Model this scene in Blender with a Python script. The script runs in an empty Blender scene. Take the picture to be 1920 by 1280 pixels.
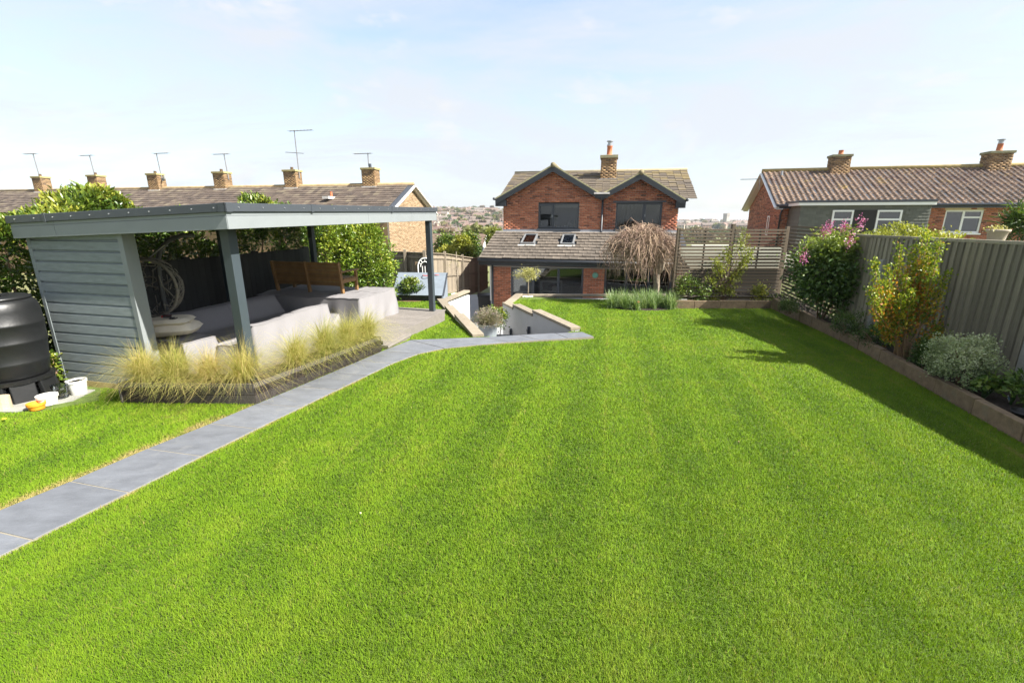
import bpy, math, random
import numpy as np
from mathutils import Matrix, Vector
R = math.radians
rng = np.random.default_rng(7); random.seed(7)
scene = bpy.context.scene
col = scene.collection

# ---------------------------------------------------------------- camera, sky, sun, exposure
CAM_H = 2.4; FPX = 861.0; PITCH = math.atan(232/FPX)
cam = bpy.data.cameras.new('camera'); camo = bpy.data.objects.new('camera', cam); col.objects.link(camo)
camo.location = (0, 0, CAM_H); camo.rotation_euler = (math.pi/2-PITCH, 0, 0)
cam.sensor_width = 36; cam.lens = 36*FPX/1920; cam.clip_start = .05; cam.clip_end = 60000
scene.camera = camo
SUN_EL, SUN_AZ = 43.0, -20.0            # azimuth measured from +X towards +Y
sd = Vector((math.cos(R(SUN_EL))*math.cos(R(SUN_AZ)), math.cos(R(SUN_EL))*math.sin(R(SUN_AZ)), math.sin(R(SUN_EL))))
sl = bpy.data.lights.new('sun', 'SUN'); sl.energy = 5.0; sl.angle = R(.53); sl.color = (1, .955, .87)
slo = bpy.data.objects.new('sun', sl); col.objects.link(slo)
slo.rotation_euler = (-sd).to_track_quat('-Z', 'Y').to_euler(); slo.location = (20, -8, 25)
world = bpy.data.worlds.new('World'); scene.world = world; world.use_nodes = True
wn = world.node_tree.nodes; wl = world.node_tree.links
bg = wn['Background']; bg.inputs[1].default_value = .106
sky = wn.new('ShaderNodeTexSky'); sky.sky_type = 'NISHITA'; sky.sun_disc = False
sky.sun_elevation = R(SUN_EL); sky.sun_rotation = R(90-SUN_AZ); sky.air_density = 1.0; sky.dust_density = 1.6; sky.ozone_density = 2.0
tc = wn.new('ShaderNodeTexCoord')
def wnoise(scale, detail, rough, sc, dist=0):
    mp = wn.new('ShaderNodeMapping'); mp.inputs['Scale'].default_value = sc
    wl.new(tc.outputs['Generated'], mp.inputs[0])
    n = wn.new('ShaderNodeTexNoise'); n.inputs['Scale'].default_value = scale; n.inputs['Detail'].default_value = detail
    n.inputs['Roughness'].default_value = rough; n.inputs['Distortion'].default_value = dist
    wl.new(mp.outputs[0], n.inputs['Vector']); return n
def wramp(src, p0, p1, c0, c1):
    r = wn.new('ShaderNodeValToRGB'); r.color_ramp.elements[0].position = p0; r.color_ramp.elements[1].position = p1
    r.color_ramp.elements[0].color = (c0, c0, c0, 1); r.color_ramp.elements[1].color = (c1, c1, c1, 1)
    wl.new(src, r.inputs[0]); return r
n1 = wnoise(1.6, 9, .62, (1, 1, 4.0), .6); r1 = wramp(n1.outputs[0], .36, .62, .34, .93)      # thin high cloud, drawn out level
n2 = wnoise(5.5, 7, .6, (1, 1, 2.6), .3); r2 = wramp(n2.outputs[0], .57, .72, 0, .85)         # small fair-weather puffs
mixs = wn.new('ShaderNodeMixRGB'); mixs.inputs[2].default_value = (2.62, 2.74, 2.93, 1)
wl.new(r1.outputs[0], mixs.inputs[0]); wl.new(sky.outputs[0], mixs.inputs[1])
mixp = wn.new('ShaderNodeMixRGB'); mixp.inputs[2].default_value = (3.0, 2.98, 2.98, 1)
wl.new(r2.outputs[0], mixp.inputs[0]); wl.new(mixs.outputs[0], mixp.inputs[1]); wl.new(mixp.outputs[0], bg.inputs[0])
scene.view_settings.view_transform = 'Standard'; scene.view_settings.look = 'None'
scene.view_settings.exposure = 1.6; scene.view_settings.gamma = 1; scene.view_settings.use_curve_mapping = False
scene.render.engine = 'CYCLES'
scene.cycles.max_bounces = 6; scene.cycles.transparent_max_bounces = 12

# ---------------------------------------------------------------- site survey: sight lines to places in the garden
_c, _s = math.cos(PITCH), math.sin(PITCH)
def ray(px, py):
    u = (px-960)/FPX; v = (py-640)/FPX
    return Vector((u, _c-v*_s, -_s-v*_c))
def G(px, py, z=0.0):
    d = ray(px, py); return Vector((0, 0, CAM_H))+d*((z-CAM_H)/d.z)
def AT(px, py, Y):
    d = ray(px, py); return Vector((0, 0, CAM_H))+d*(Y/d.y)
def LZ(y):                                   # the lawn is level, then falls gently to the house
    return 0.0 if y < 8.5 else -(min(y, 16)-8.5)*.045
def GL(px, py):
    z = 0
    for _ in range(6):
        p = G(px, py, z); z = LZ(p.y)
    return p
class Frame:                                  # a building's own axes: x along the front, y to the back
    def __init__(self, x, y, z, ang): self.o = Vector((x, y, z)); self.ang = ang; self.m = Matrix.Translation(self.o) @ Matrix.Rotation(ang, 4, 'Z'); self.i = self.m.inverted()
    def pick(self, px, py, yl):
        o = self.i @ Vector((0, 0, CAM_H)); d = self.i.to_3x3() @ ray(px, py)
        return o+d*((yl-o.y)/d.y)
    def w(self, x, y, z): return self.m @ Vector((x, y, z))

# ---------------------------------------------------------------- object helpers
def tag(o, label=None, cat=None, group=None, kind=None):
    if label: o['label'] = label
    if cat: o['category'] = cat
    if group: o['group'] = group
    if kind: o['kind'] = kind
    return o
def empty(name, loc, rz=0, label=None, cat=None, group=None):
    o = bpy.data.objects.new(name, None); col.objects.link(o); o.location = loc; o.rotation_euler = (0, 0, rz); o.empty_display_size = .2
    return tag(o, label, cat, group)
def link(name, me, parent=None, M=None):
    o = bpy.data.objects.new(name, me); col.objects.link(o)
    if parent: o.parent = parent
    if M is not None: o.matrix_basis = M
    return o
def copy_tree(o, parent=None):
    c = o.copy(); col.objects.link(c); c.parent = parent
    for ch in o.children: copy_tree(ch, c)
    return c
class MB:
    def __init__(self): self.v = []; self.f = []
    def add(self, vs, fs):
        b = len(self.v); self.v += [tuple(p) for p in vs]; self.f += [tuple(i+b for i in f) for f in fs]; return self
    def box(self, a, b, M=None):
        x0, y0, z0 = a; x1, y1, z1 = b
        vs = [(x0,y0,z0),(x1,y0,z0),(x1,y1,z0),(x0,y1,z0),(x0,y0,z1),(x1,y0,z1),(x1,y1,z1),(x0,y1,z1)]
        if M is not None: vs = [M @ Vector(p) for p in vs]
        return self.add(vs, [(0,3,2,1),(4,5,6,7),(0,1,5,4),(1,2,6,5),(2,3,7,6),(3,0,4,7)])
    def prism(self, poly, z0, z1):             # polygon in x, y (anticlockwise)
        n = len(poly); vs = [(p[0], p[1], z0) for p in poly]+[(p[0], p[1], z1) for p in poly]
        return self.add(vs, [tuple(range(n-1, -1, -1)), tuple(range(n, 2*n))]+[(i, (i+1) % n, n+(i+1) % n, n+i) for i in range(n)])
    def xprism(self, poly, y0, y1):            # polygon in x, z pushed through y
        n = len(poly); vs = [(p[0], y0, p[1]) for p in poly]+[(p[0], y1, p[1]) for p in poly]
        return self.add(vs, [tuple(range(n)), tuple(range(2*n-1, n-1, -1))]+[(i, n+i, n+(i+1) % n, (i+1) % n) for i in range(n)])
    def beam(self, p, q, w, h, up=(0, 0, 1)):
        p = Vector(p); q = Vector(q); d = (q-p).normalized(); s = d.cross(Vector(up)).normalized(); u = s.cross(d)
        vs = []
        for e in (p, q):
            for a, b in ((-1,-1),(1,-1),(1,1),(-1,1)): vs.append(e+s*a*w/2+u*b*h/2)
        return self.add(vs, [(3,2,1,0),(4,5,6,7),(0,1,5,4),(1,2,6,5),(2,3,7,6),(3,0,4,7)])
    def tube(self, pts, rad, n=8, caps=True):
        pts = [Vector(p) for p in pts]; m = len(pts)
        if not hasattr(rad, '__len__'): rad = [rad]*m
        b = len(self.v); ref = None
        for i, p in enumerate(pts):
            d = (pts[min(i+1, m-1)]-pts[max(i-1, 0)])
            d = d.normalized() if d.length > 1e-9 else Vector((0, 0, 1))
            if ref is None: ref = Vector((1, 0, 0)) if abs(d.x) < .8 else Vector((0, 1, 0))
            s = (ref-d*ref.dot(d)).normalized(); t = d.cross(s); ref = s
            for k in range(n):
                a = 2*math.pi*k/n; self.v.append(tuple(p+(s*math.cos(a)+t*math.sin(a))*rad[i]))
        for i in range(m-1):
            for k in range(n):
                k2 = (k+1) % n; self.f.append((b+i*n+k, b+i*n+k2, b+(i+1)*n+k2, b+(i+1)*n+k))
        if caps and n > 2: self.f.append(tuple(b+k for k in range(n-1, -1, -1))); self.f.append(tuple(b+(m-1)*n+k for k in range(n)))
        return self
    def lathe(self, prof, n=24, c=(0, 0, 0)):
        b = len(self.v)
        for r, z in prof:
            for k in range(n):
                a = 2*math.pi*k/n; self.v.append((c[0]+r*math.cos(a), c[1]+r*math.sin(a), c[2]+z))
        for i in range(len(prof)-1):
            for k in range(n):
                k2 = (k+1) % n; self.f.append((b+i*n+k, b+i*n+k2, b+(i+1)*n+k2, b+(i+1)*n+k))
        if prof[0][0] > 1e-4: self.f.append(tuple(b+k for k in range(n-1, -1, -1)))
        if prof[-1][0] > 1e-4: self.f.append(tuple(b+(len(prof)-1)*n+k for k in range(n)))
        return self
    def mesh(self, name, mat, smooth=False):
        me = bpy.data.meshes.new(name); me.from_pydata(self.v, [], self.f)
        if mat: me.materials.append(mat)
        if smooth: me.polygons.foreach_set('use_smooth', [True]*len(me.polygons))
        me.update(); return me
    def build(self, name, mat, parent=None, M=None, smooth=False, bevel=0):
        o = link(name, self.mesh(name, mat, smooth), parent, M)
        if bevel:
            b = o.modifiers.new('bevel', 'BEVEL'); b.width = bevel; b.segments = 2; b.limit_method = 'ANGLE'
        return o
def B(a, b, M=None): return MB().box(a, b, M)
def np_mesh(name, v, f, mat, attrs=None, smooth=False):   # v (n,3), f (m,k); face attributes
    me = bpy.data.meshes.new(name); m, k = f.shape
    me.vertices.add(len(v)); me.vertices.foreach_set('co', v.astype(np.float32).ravel())
    me.loops.add(m*k); me.loops.foreach_set('vertex_index', f.astype(np.int32).ravel())
    me.polygons.add(m); me.polygons.foreach_set('loop_start', np.arange(0, m*k, k, dtype=np.int32))
    try: me.polygons.foreach_set('loop_total', np.full(m, k, dtype=np.int32))
    except Exception: pass
    if smooth: me.polygons.foreach_set('use_smooth', np.ones(m, dtype=bool))
    me.update(calc_edges=True)
    for an, av in (attrs or {}).items():
        a = me.attributes.new(an, 'FLOAT', 'FACE'); a.data.foreach_set('value', av.astype(np.float32))
    if mat: me.materials.append(mat)
    return me

# ---------------------------------------------------------------- materials
def nodes(name):
    m = bpy.data.materials.new(name); m.use_nodes = True
    return m, m.node_tree.nodes, m.node_tree.links, m.node_tree.nodes['Principled BSDF']
def ramp(N, L, src, stops):
    r = N.new('ShaderNodeValToRGB'); e = r.color_ramp.elements
    while len(e) < len(stops): e.new(.5)
    for i, (p, c) in enumerate(stops): e[i].position = p; e[i].color = (*c, 1)
    L.new(src, r.inputs[0]); return r.outputs[0]
def noise(N, L, scale, detail=4, rough=.55, vec=None, sc=None, dist=0):
    t = N.new('ShaderNodeTexNoise'); t.inputs['Scale'].default_value = scale; t.inputs['Detail'].default_value = detail
    t.inputs['Roughness'].default_value = rough; t.inputs['Distortion'].default_value = dist
    src = vec
    if src is None: src = N.new('ShaderNodeTexCoord').outputs['Object']
    if sc:
        mp = N.new('ShaderNodeMapping'); mp.inputs['Scale'].default_value = sc; L.new(src, mp.inputs[0]); src = mp.outputs[0]
    L.new(src, t.inputs['Vector']); return t.outputs[0]
def mixc(N, L, fac, a, b, mode='MIX'):
    m = N.new('ShaderNodeMixRGB'); m.blend_type = mode
    for i, x in ((0, fac), (1, a), (2, b)):
        if isinstance(x, (int, float)): m.inputs[i].default_value = x
        elif isinstance(x, tuple): m.inputs[i].default_value = (*x, 1)
        else: L.new(x, m.inputs[i])
    return m.outputs[0]
def sc3(c, k): return tuple(min(1, x*k) for x in c)
def mat(name, c, rough=.7, var=.18, scale=6, bump=.15, bscale=None, sc=None, metal=0, spec=.5, rnd=0.0, spots=None):
    """a surface with its own uneven colour, fine relief and, with rnd, a shade of its own per piece"""
    m, N, L, b = nodes(name)
    f = noise(N, L, scale, 6, .6, sc=sc)
    cc = ramp(N, L, f, [(.25, sc3(c, 1-var)), (.5, c), (.78, sc3(c, 1+var))])
    if spots:
        f2 = noise(N, L, spots[1], 5, .65); msk = ramp(N, L, f2, [(spots[2], (0,0,0)), (spots[2]+.12, (1,1,1))])
        cc = mixc(N, L, msk, cc, spots[0])
    if rnd:
        oi = N.new('ShaderNodeObjectInfo'); k = ramp(N, L, oi.outputs['Random'], [(0, (1-rnd,)*3), (1, (1+rnd,)*3)])
        cc = mixc(N, L, 1.0, cc, k, 'MULTIPLY')
    L.new(cc, b.inputs['Base Color']); b.inputs['Roughness'].default_value = rough; b.inputs['Metallic'].default_value = metal
    b.inputs['Specular IOR Level'].default_value = spec
    if bump:
        f3 = noise(N, L, bscale or scale*5, 5, .6, sc=sc)
        bp = N.new('ShaderNodeBump'); bp.inputs['Strength'].default_value = bump; bp.inputs['Distance'].default_value = .02
        L.new(f3, bp.inputs['Height']); L.new(bp.outputs[0], b.inputs['Normal'])
    return m
def leafmat(name, stops, rough=.5, trans=.35, spec=.4, upn=0):
    m, N, L, b = nodes(name)
    a = N.new('ShaderNodeAttribute'); a.attribute_name = 'tone'
    cc = ramp(N, L, a.outputs['Fac'], stops)
    L.new(cc, b.inputs['Base Color']); b.inputs['Roughness'].default_value = rough; b.inputs['Specular IOR Level'].default_value = spec
    if upn:                                      # short turf shades like a sheet: ease the blades' normals towards the sky
        ge = N.new('ShaderNodeNewGeometry'); s1 = N.new('ShaderNodeVectorMath'); s1.operation = 'SCALE'; s1.inputs['Scale'].default_value = 1-upn; L.new(ge.outputs['Normal'], s1.inputs[0])
        s2 = N.new('ShaderNodeVectorMath'); s2.operation = 'ADD'; s2.inputs[1].default_value = (0, 0, upn); L.new(s1.outputs[0], s2.inputs[0])
        s3 = N.new('ShaderNodeVectorMath'); s3.operation = 'NORMALIZE'; L.new(s2.outputs[0], s3.inputs[0]); L.new(s3.outputs[0], b.inputs['Normal'])
    t = N.new('ShaderNodeBsdfTranslucent'); L.new(mixc(N, L, 1.0, cc, (1.0, 1.0, .55), 'MULTIPLY'), t.inputs[0])
    ms = N.new('ShaderNodeMixShader'); ms.inputs[0].default_value = trans
    L.new(b.outputs[0], ms.inputs[1]); L.new(t.outputs[0], ms.inputs[2]); L.new(ms.outputs[0], N['Material Output'].inputs[0])
    return m
def attrmat(name, stops, rough=.8, bump=.25, bscale=60, spots=None):
    m, N, L, b = nodes(name)
    a = N.new('ShaderNodeAttribute'); a.attribute_name = 'tone'
    cc = ramp(N, L, a.outputs['Fac'], stops)
    f = noise(N, L, bscale*.4, 5, .6); k = ramp(N, L, f, [(.3, (.8,)*3), (.75, (1.15,)*3)])
    cc = mixc(N, L, 1.0, cc, k, 'MULTIPLY')
    if spots:
        f2 = noise(N, L, spots[1], 6, .7); msk = ramp(N, L, f2, [(spots[2], (0,0,0)), (spots[2]+.14, (1,1,1))])
        cc = mixc(N, L, msk, cc, spots[0])
    L.new(cc, b.inputs['Base Color']); b.inputs['Roughness'].default_value = rough
    f3 = noise(N, L, bscale, 4, .6); bp = N.new('ShaderNodeBump'); bp.inputs['Strength'].default_value = bump; bp.inputs['Distance'].default_value = .01
    L.new(f3, bp.inputs['Height']); L.new(bp.outputs[0], b.inputs['Normal'])
    return m
def glassmat(name, tint=.55, refl=.5):
    m, N, L, b = nodes(name)
    tr = N.new('ShaderNodeBsdfTransparent'); tr.inputs[0].default_value = (tint, tint*1.02, tint*1.03, 1)
    gl = N.new('ShaderNodeBsdfGlossy'); gl.inputs['Roughness'].default_value = .02; gl.inputs[0].default_value = (.9, .95, 1, 1)
    fr = N.new('ShaderNodeFresnel'); fr.inputs[0].default_value = 1.5
    mu = N.new('ShaderNodeMath'); mu.operation = 'MULTIPLY_ADD'; mu.inputs[1].default_value = 1.0; mu.inputs[2].default_value = (refl-.5)*.06
    L.new(fr.outputs[0], mu.inputs[0])
    ms = N.new('ShaderNodeMixShader'); L.new(mu.outputs[0], ms.inputs[0]); L.new(tr.outputs[0], ms.inputs[1]); L.new(gl.outputs[0], ms.inputs[2])
    L.new(ms.outputs[0], N['Material Output'].inputs[0]); return m
WOODSC = (1, 1, 12)
m_slate = mat('grey_limestone_paving', (.125, .133, .149), .6, .24, 3.2, .25, 22, sc=(1, 2.2, 1), rnd=.08, spots=((.16, .165, .172), 2.6, .56))
m_render_w = mat('white_render', (.62, .615, .60), .85, .05, 3, .1, 60)
m_render_shade = mat('shaded_render', (.40, .40, .41), .85, .06, 3, .1, 60)  # shade on the right stair wall, put into the render colour
m_sleeper = mat('weathered_sleeper', (.15, .105, .06), .85, .4, 9, .4, 40, rnd=.15, spots=((.13, .11, .07), 4, .58))
m_sleeper_p = mat('bleached_sleeper', (.225, .19, .14), .85, .22, 9, .4, 40, rnd=.12)
m_shed = mat('grey_painted_board', (.178, .203, .210), .55, .2, 5, .22, 45, sc=(1, 1, 6), rnd=.05)
m_fascia = mat('pale_grey_fascia', (.185, .202, .207), .5, .05, 4, .08, 40)
m_flash = mat('anthracite_roof_trim', (.045, .052, .06), .38, .08, 5, .02)
m_post = mat('blue_grey_powder_coat', (.036, .047, .055), .4, .06, 4, .02)
m_screw = mat('screw_head', (.45, .46, .47), .35, .05, 5, 0, metal=.8)
m_cedar = mat('orange_timber_cladding', (.25, .095, .035), .6, .25, 8, .2, 40, sc=(1, 1, 8))
m_black = mat('black_stain', (.022, .022, .02), .8, .2, 6, .3, 30, rnd=.3)
m_deck = mat('grey_composite_deck', (.17, .152, .135), .75, .14, 8, .3, 60, rnd=.1)
m_planter = mat('dark_composite_planter', (.085, .074, .064), .7, .22, 6, .3, 40, rnd=.1)
m_cover = mat('grey_woven_cover', (.20, .192, .197), .85, .07, 2.5, .10, 120)
m_bench = mat('oiled_pine_bench', (.20, .11, .04), .6, .25, 7, .2, 40, rnd=.1)
m_butt = mat('black_polythene', (.009, .0095, .010), .42, .2, 8, .1, 20, spots=((.06, .055, .045), 7, .66))
m_wpl = mat('white_plastic', (.62, .61, .57), .5, .12, 12, .05)
m_orange = mat('orange_plastic', (.72, .26, .02), .5, .15, 12, .05)
m_soil = mat('dark_soil', (.035, .025, .017), .95, .5, 14, .9, 50)
m_mulch = mat('bark_mulch', (.12, .065, .035), .95, .4, 25, .9, 60)
m_pebble = mat('white_pebbles', (.72, .69, .63), .8, .15, 9, .1, rnd=.15)
m_fence = mat('grey_brown_fence_board', (.21, .19, .142), .85, .28, 9, .4, 45, sc=(8, 8, 1), rnd=.30)
m_fence_l = mat('bleached_fence_board', (.20, .165, .12), .85, .22, 8, .35, 45, sc=(8, 8, 1), rnd=.2)
m_slat = mat('greyed_slat', (.098, .074, .048), .85, .2, 9, .35, 45, sc=(1, 8, 8), rnd=.15)
m_conc = mat('concrete', (.24, .24, .215), .85, .15, 12, .2, 60)
m_lead = mat('lead_flashing', (.20, .21, .235), .55, .15, 6, .1)
m_leadw = mat('pale_mortar_flashing', (.58, .55, .52), .8, .15, 8, .2)
m_anth = mat('anthracite_frame', (.040, .046, .057), .4, .06, 5, .02)
m_barge = mat('near_black_trim', (.022, .025, .030), .45, .1, 5, .03)
m_upvc = mat('white_upvc', (.78, .78, .76), .4, .03, 5, .02)
m_bark = mat('grey_bark', (.24, .20, .15), .9, .35, 14, .6, 40)
m_barkb = mat('brown_bark', (.16, .10, .06), .9, .35, 14, .6, 40)
m_twig = mat('red_brown_twig', (.235, .15, .105), .85, .35, 20, .1, rnd=.1)
m_pot = mat('grey_planter_pot', (.20, .225, .24), .6, .12, 6, .1)
m_terra = mat('terracotta', (.40, .13, .055), .75, .15, 9, .15)
m_aer = mat('dull_aluminium', (.16, .16, .165), .6, .1, 9, 0)
m_steel = mat('steel', (.35, .36, .37), .4, .1, 9, .05, metal=.7)
m_glass = glassmat('window_glass', .6, .9); m_glass2 = glassmat('reflective_window_glass', .35, 2.0)
m_room = mat('room_plaster', (.33, .32, .30), .9, .04, 3, 0)
m_dark = mat('dark_furnishing', (.035, .035, .04), .7, .2, 6, 0)
m_tile_b = mat('brown_concrete_tile', (.098, .08, .063), .9, .22, 5, .5, 50, rnd=.20, spots=((.27, .25, .17), 3.5, .60))
m_tile_m = attrmat('mossy_roof_tile', [(0, (.058, .046, .037)), (.6, (.108, .085, .06)), (1, (.165, .125, .055))], .9, .5, 30)
m_tile_t = attrmat('brown_terrace_tile', [(0, (.045, .033, .026)), (.6, (.092, .068, .052)), (1, (.145, .118, .08))], .9, .5, 30, spots=((.20, .135, .035), 1.2, .66))
m_pan = mat('red_brown_pantile', (.125, .082, .055), .85, .35, 6, .4, 40, rnd=.38, spots=((.24, .16, .045), 1.3, .57))
m_pan_s = attrmat('red_brown_pantile_field', [(0, (.075, .04, .03)), (.5, (.125, .082, .055)), (1, (.20, .13, .085))], .85, .4, 40, spots=((.24, .16, .045), 1.1, .57))
BR_STOPS = [(0, (0.1539, 0.0536, 0.0324)), (.3, (0.324, 0.1072, 0.054)), (.7, (0.4374, 0.1541, 0.078)), (1, (0.5346, 0.2211, 0.12))]
m_brick = attrmat('orange_red_brick', BR_STOPS, .85, .3, 60)
m_brick2 = attrmat('red_brick_mixed', [(0, (0.09, 0.0336, 0.022)), (.35, (0.252, 0.0744, 0.0374)), (.7, (0.384, 0.126, 0.0605)), (1, (0.48, 0.192, 0.0935))], .85, .3, 60)
m_bricky = attrmat('buff_brick', [(0, (.22, .145, .075)), (.5, (.33, .225, .125)), (1, (.40, .29, .175))], .85, .3, 60)
m_brickd = attrmat('mossy_chimney_brick', [(0, (.10, .062, .03)), (.5, (.225, .135, .062)), (1, (.33, .215, .10))], .9, .4, 40, spots=((.20, .15, .04), 2, .58))
m_brick1 = mat('single_red_brick', (.34, .115, .055), .85, .25, 12, .3, 60, rnd=.42)
m_mortar = mat('mortar', (.34, .29, .235), .9, .1, 20, .3)
m_hung = mat('grey_hung_tile', (.115, .12, .10), .8, .12, 4, .2, 20, rnd=.12)
# ---------------------------------------------------------------- shared builders
def brick_wall(parent, name, mb_, F0, s0, s1, z0, z1, ivals, stops_mat, M=None, thick=.1, indiv=False, bl=.225, bh=.075, seed=1, yf=0.0):
    """courses of real bricks standing proud of a mortar bed, on the plane y = yf of the parent; ivals(z) gives the solid stretches"""
    r = np.random.default_rng(seed); n = int(math.ceil((z1-z0)/bh)); V = []; T = []
    back = MB(); bricks = []
    for k in range(n):
        za = z0+k*bh; zb = min(za+bh, z1); zm = (za+zb)/2
        for (a, b) in ivals(zm):
            if b-a < .02: continue
            back.add([(a, yf, za), (b, yf, za), (b, yf, zb), (a, yf, zb), (a, yf+thick, za), (b, yf+thick, za), (b, yf+thick, zb), (a, yf+thick, zb)],
                     [(0,1,2,3), (5,4,7,6), (4,0,3,7), (1,5,6,2), (3,2,6,7), (4,5,1,0)])
            x = s0+math.floor((a-s0)/bl)*bl-(bl/2 if k % 2 else 0)
            while x < b:
                p = max(x+.006, a); q = min(x+bl-.006, b)
                if q-p > .03: bricks.append((p, q, za+.006, zb-.006))
                x += bl
    wl_ = back.build('wall', mb_, parent, M)
    if indiv:
        for (p, q, a, b) in bricks:
            e = r.uniform(.006, .013)
            B((p, yf-e, a), (q, yf+.02, b)).build('brick', stops_mat, parent, M)
        return wl_
    vs = np.zeros((len(bricks)*8, 3)); fs = []; tone = []
    tb = np.clip(r.normal(.5, .26, len(bricks)), 0, 1)
    for i, (p, q, a, b) in enumerate(bricks):
        e = yf-r.uniform(.006, .014); y1 = yf+.02
        vs[i*8:i*8+8] = [(p,e,a),(q,e,a),(q,e,b),(p,e,b),(p,y1,a),(q,y1,a),(q,y1,b),(p,y1,b)]
        o = i*8; fs += [(o,o+1,o+2,o+3),(o+1,o+5,o+6,o+2),(o+4,o,o+3,o+7),(o+3,o+2,o+6,o+7),(o+4,o+5,o+1,o)]; tone += [tb[i]]*5
    o = link(name, np_mesh(name, vs, np.array(fs), stops_mat, {'tone': np.array(tone)}), wl_); o['kind'] = 'stuff'
    return wl_
def brick_stack(parent, x0, x1, y0, y1, z0, z1, m_b, seed=1, M=None, bl=.225):
    """a chimney stack: all four faces in brick"""
    r = np.random.default_rng(seed); w = MB().box((x0, y0, z0), (x1, y1, z1)).build('stack', m_mortar, parent, M)
    V = []; Fc = []; T = []; n = int(round((z1-z0)/.075))
    def put(p, q):
        b = len(V); x0_, y0_, z0_ = p; x1_, y1_, z1_ = q
        V.extend([(x0_,y0_,z0_),(x1_,y0_,z0_),(x1_,y1_,z0_),(x0_,y1_,z0_),(x0_,y0_,z1_),(x1_,y0_,z1_),(x1_,y1_,z1_),(x0_,y1_,z1_)])
        Fc.extend([(b,b+3,b+2,b+1),(b+4,b+5,b+6,b+7),(b,b+1,b+5,b+4),(b+1,b+2,b+6,b+5),(b+2,b+3,b+7,b+6),(b+3,b,b+4,b+7)]); T.extend([float(np.clip(r.normal(.5, .27), 0, 1))]*6)
    for k in range(n):
        za = z0+k*.075+.006; zb = za+.063; off = (bl/2 if k % 2 else 0)
        for (a0, a1, fix, ax) in ((x0, x1, y0, 0), (x0, x1, y1, 0), (y0, y1, x0, 1), (y0, y1, x1, 1)):
            sgn = -1 if fix in (y0 if ax == 0 else x0,) else 1
            x = a0-off
            while x < a1:
                p = max(x+.006, a0-.008); q = min(x+bl-.006, a1+.008); x += bl
                if q-p < .03: continue
                d = r.uniform(.006, .012); lo, hi = (fix-d, fix+.01) if sgn < 0 else (fix-.01, fix+d)
                put((p, lo, za), (q, hi, zb)) if ax == 0 else put((lo, p, za), (hi, q, zb))
    o = link('bricks', np_mesh('bricks', np.array(V), np.array(Fc), m_b, {'tone': np.array(T)}), w); o['kind'] = 'stuff'
    return w
def tile_mesh(name, w, l, t, m, prof='flat'):
    mb = MB(); g = .004
    if prof == 'flat':                       # plain interlocking tile: thick tail edge, rolled lap on one side
        xs = [g, w*.12, w*.16, w-g]; zs = [t*1.25, t*1.25, t, t]
    else:                                    # pantile: one deep S
        xs = [w*i/8 for i in range(9)]; zs = [t*.8+.032*(math.sin(2*math.pi*i/8+.5)) for i in range(9)]; xs[0] += .002; xs[-1] -= .002
    n = len(xs); v = []
    for x, z in zip(xs, zs): v.append((x, 0, z+t*.9))           # tail top (lower edge, raised over the next course)
    for x, z in zip(xs, zs): v.append((x, l*1.12, z-t*.1))      # head top
    for x, z in zip(xs, zs): v.append((x, 0, z-t*.1))           # tail underside
    f = [(i, i+1, n+i+1, n+i) for i in range(n-1)]+[(2*n+i, 2*n+i+1, i+1, i) for i in range(n-1)]
    v += [(xs[0], l*1.12, -.01), (xs[-1], l*1.12, -.01)]
    f += [(2*n, 0, n, 3*n), (n-1, 3*n-1, 3*n+1, 2*n-1)]
    return mb.add(v, f), v, f
def roof_tiles(parent, O, u, v, W, Ln, tw, tl, t, m_ind, m_stuff, prof='flat', indiv=300, skip=None, order=None, stag=False, name='roof_tile', seed=3, moss=None):
    """tiles laid course by course on the plane O + s*u + r*v; the first `indiv` are parts of their own, the rest one mesh"""
    r = np.random.default_rng(seed); u = Vector(u).normalized(); v = Vector(v).normalized(); n = u.cross(v)
    mb, vv, ff = tile_mesh(name, tw, tl, t, m_ind, prof); me = mb.mesh(name, m_ind, False)
    base = Matrix((( u.x, v.x, n.x, 0), (u.y, v.y, n.y, 0), (u.z, v.z, n.z, 0), (0, 0, 0, 1)))
    nu = int(W/tw); nv = int(round(Ln/tl)); cells = []
    for j in range(nv):
        ss = [(i*tw, 1.0) for i in range(nu)]
        if stag and j % 2: ss = [(0, .5)]+[(i*tw+tw/2, 1.0) for i in range(nu-1)]+[(nu*tw-tw/2, .5)]
        for s, wf in ss:
            q = j*tl
            if skip and skip(s+tw*wf/2, q+tl/2): continue
            cells.append((s, q, wf))
    if order: cells.sort(key=order)
    VV = []; FF = []; TT = []; va = np.array(vv); nvv = len(vv)
    for k, (s, q, wf) in enumerate(cells):
        jz = r.normal(0, .0035); jr = r.normal(0, .008); js = r.normal(0, .003)
        p = Vector(O)+u*(s+js)+v*q+n*jz
        if k < indiv:
            o = link(name, me, parent, Matrix.Translation(p) @ base @ Matrix.Rotation(jr, 4, 'Z') @ Matrix.Diagonal((wf, 1, 1, 1)))
        else:
            b = len(VV)*nvv; VV.append(va @ np.array(base.to_3x3()).T + np.array(p))
            tn = np.clip(r.normal(.5, .22)+(moss(s, q) if moss else 0), 0, 1)
            FF += [tuple(x+b for x in f) for f in ff]; TT += [tn]*len(ff)
    if VV:
        me2 = bpy.data.meshes.new('roof_tiles'); me2.from_pydata([tuple(x) for x in np.concatenate(VV)], [], FF)
        a = me2.attributes.new('tone', 'FLOAT', 'FACE'); a.data.foreach_set('value', np.array(TT, dtype=np.float32)); me2.materials.append(m_stuff)
        o = link('roof_tiles', me2, parent); o['kind'] = 'stuff'
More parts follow.
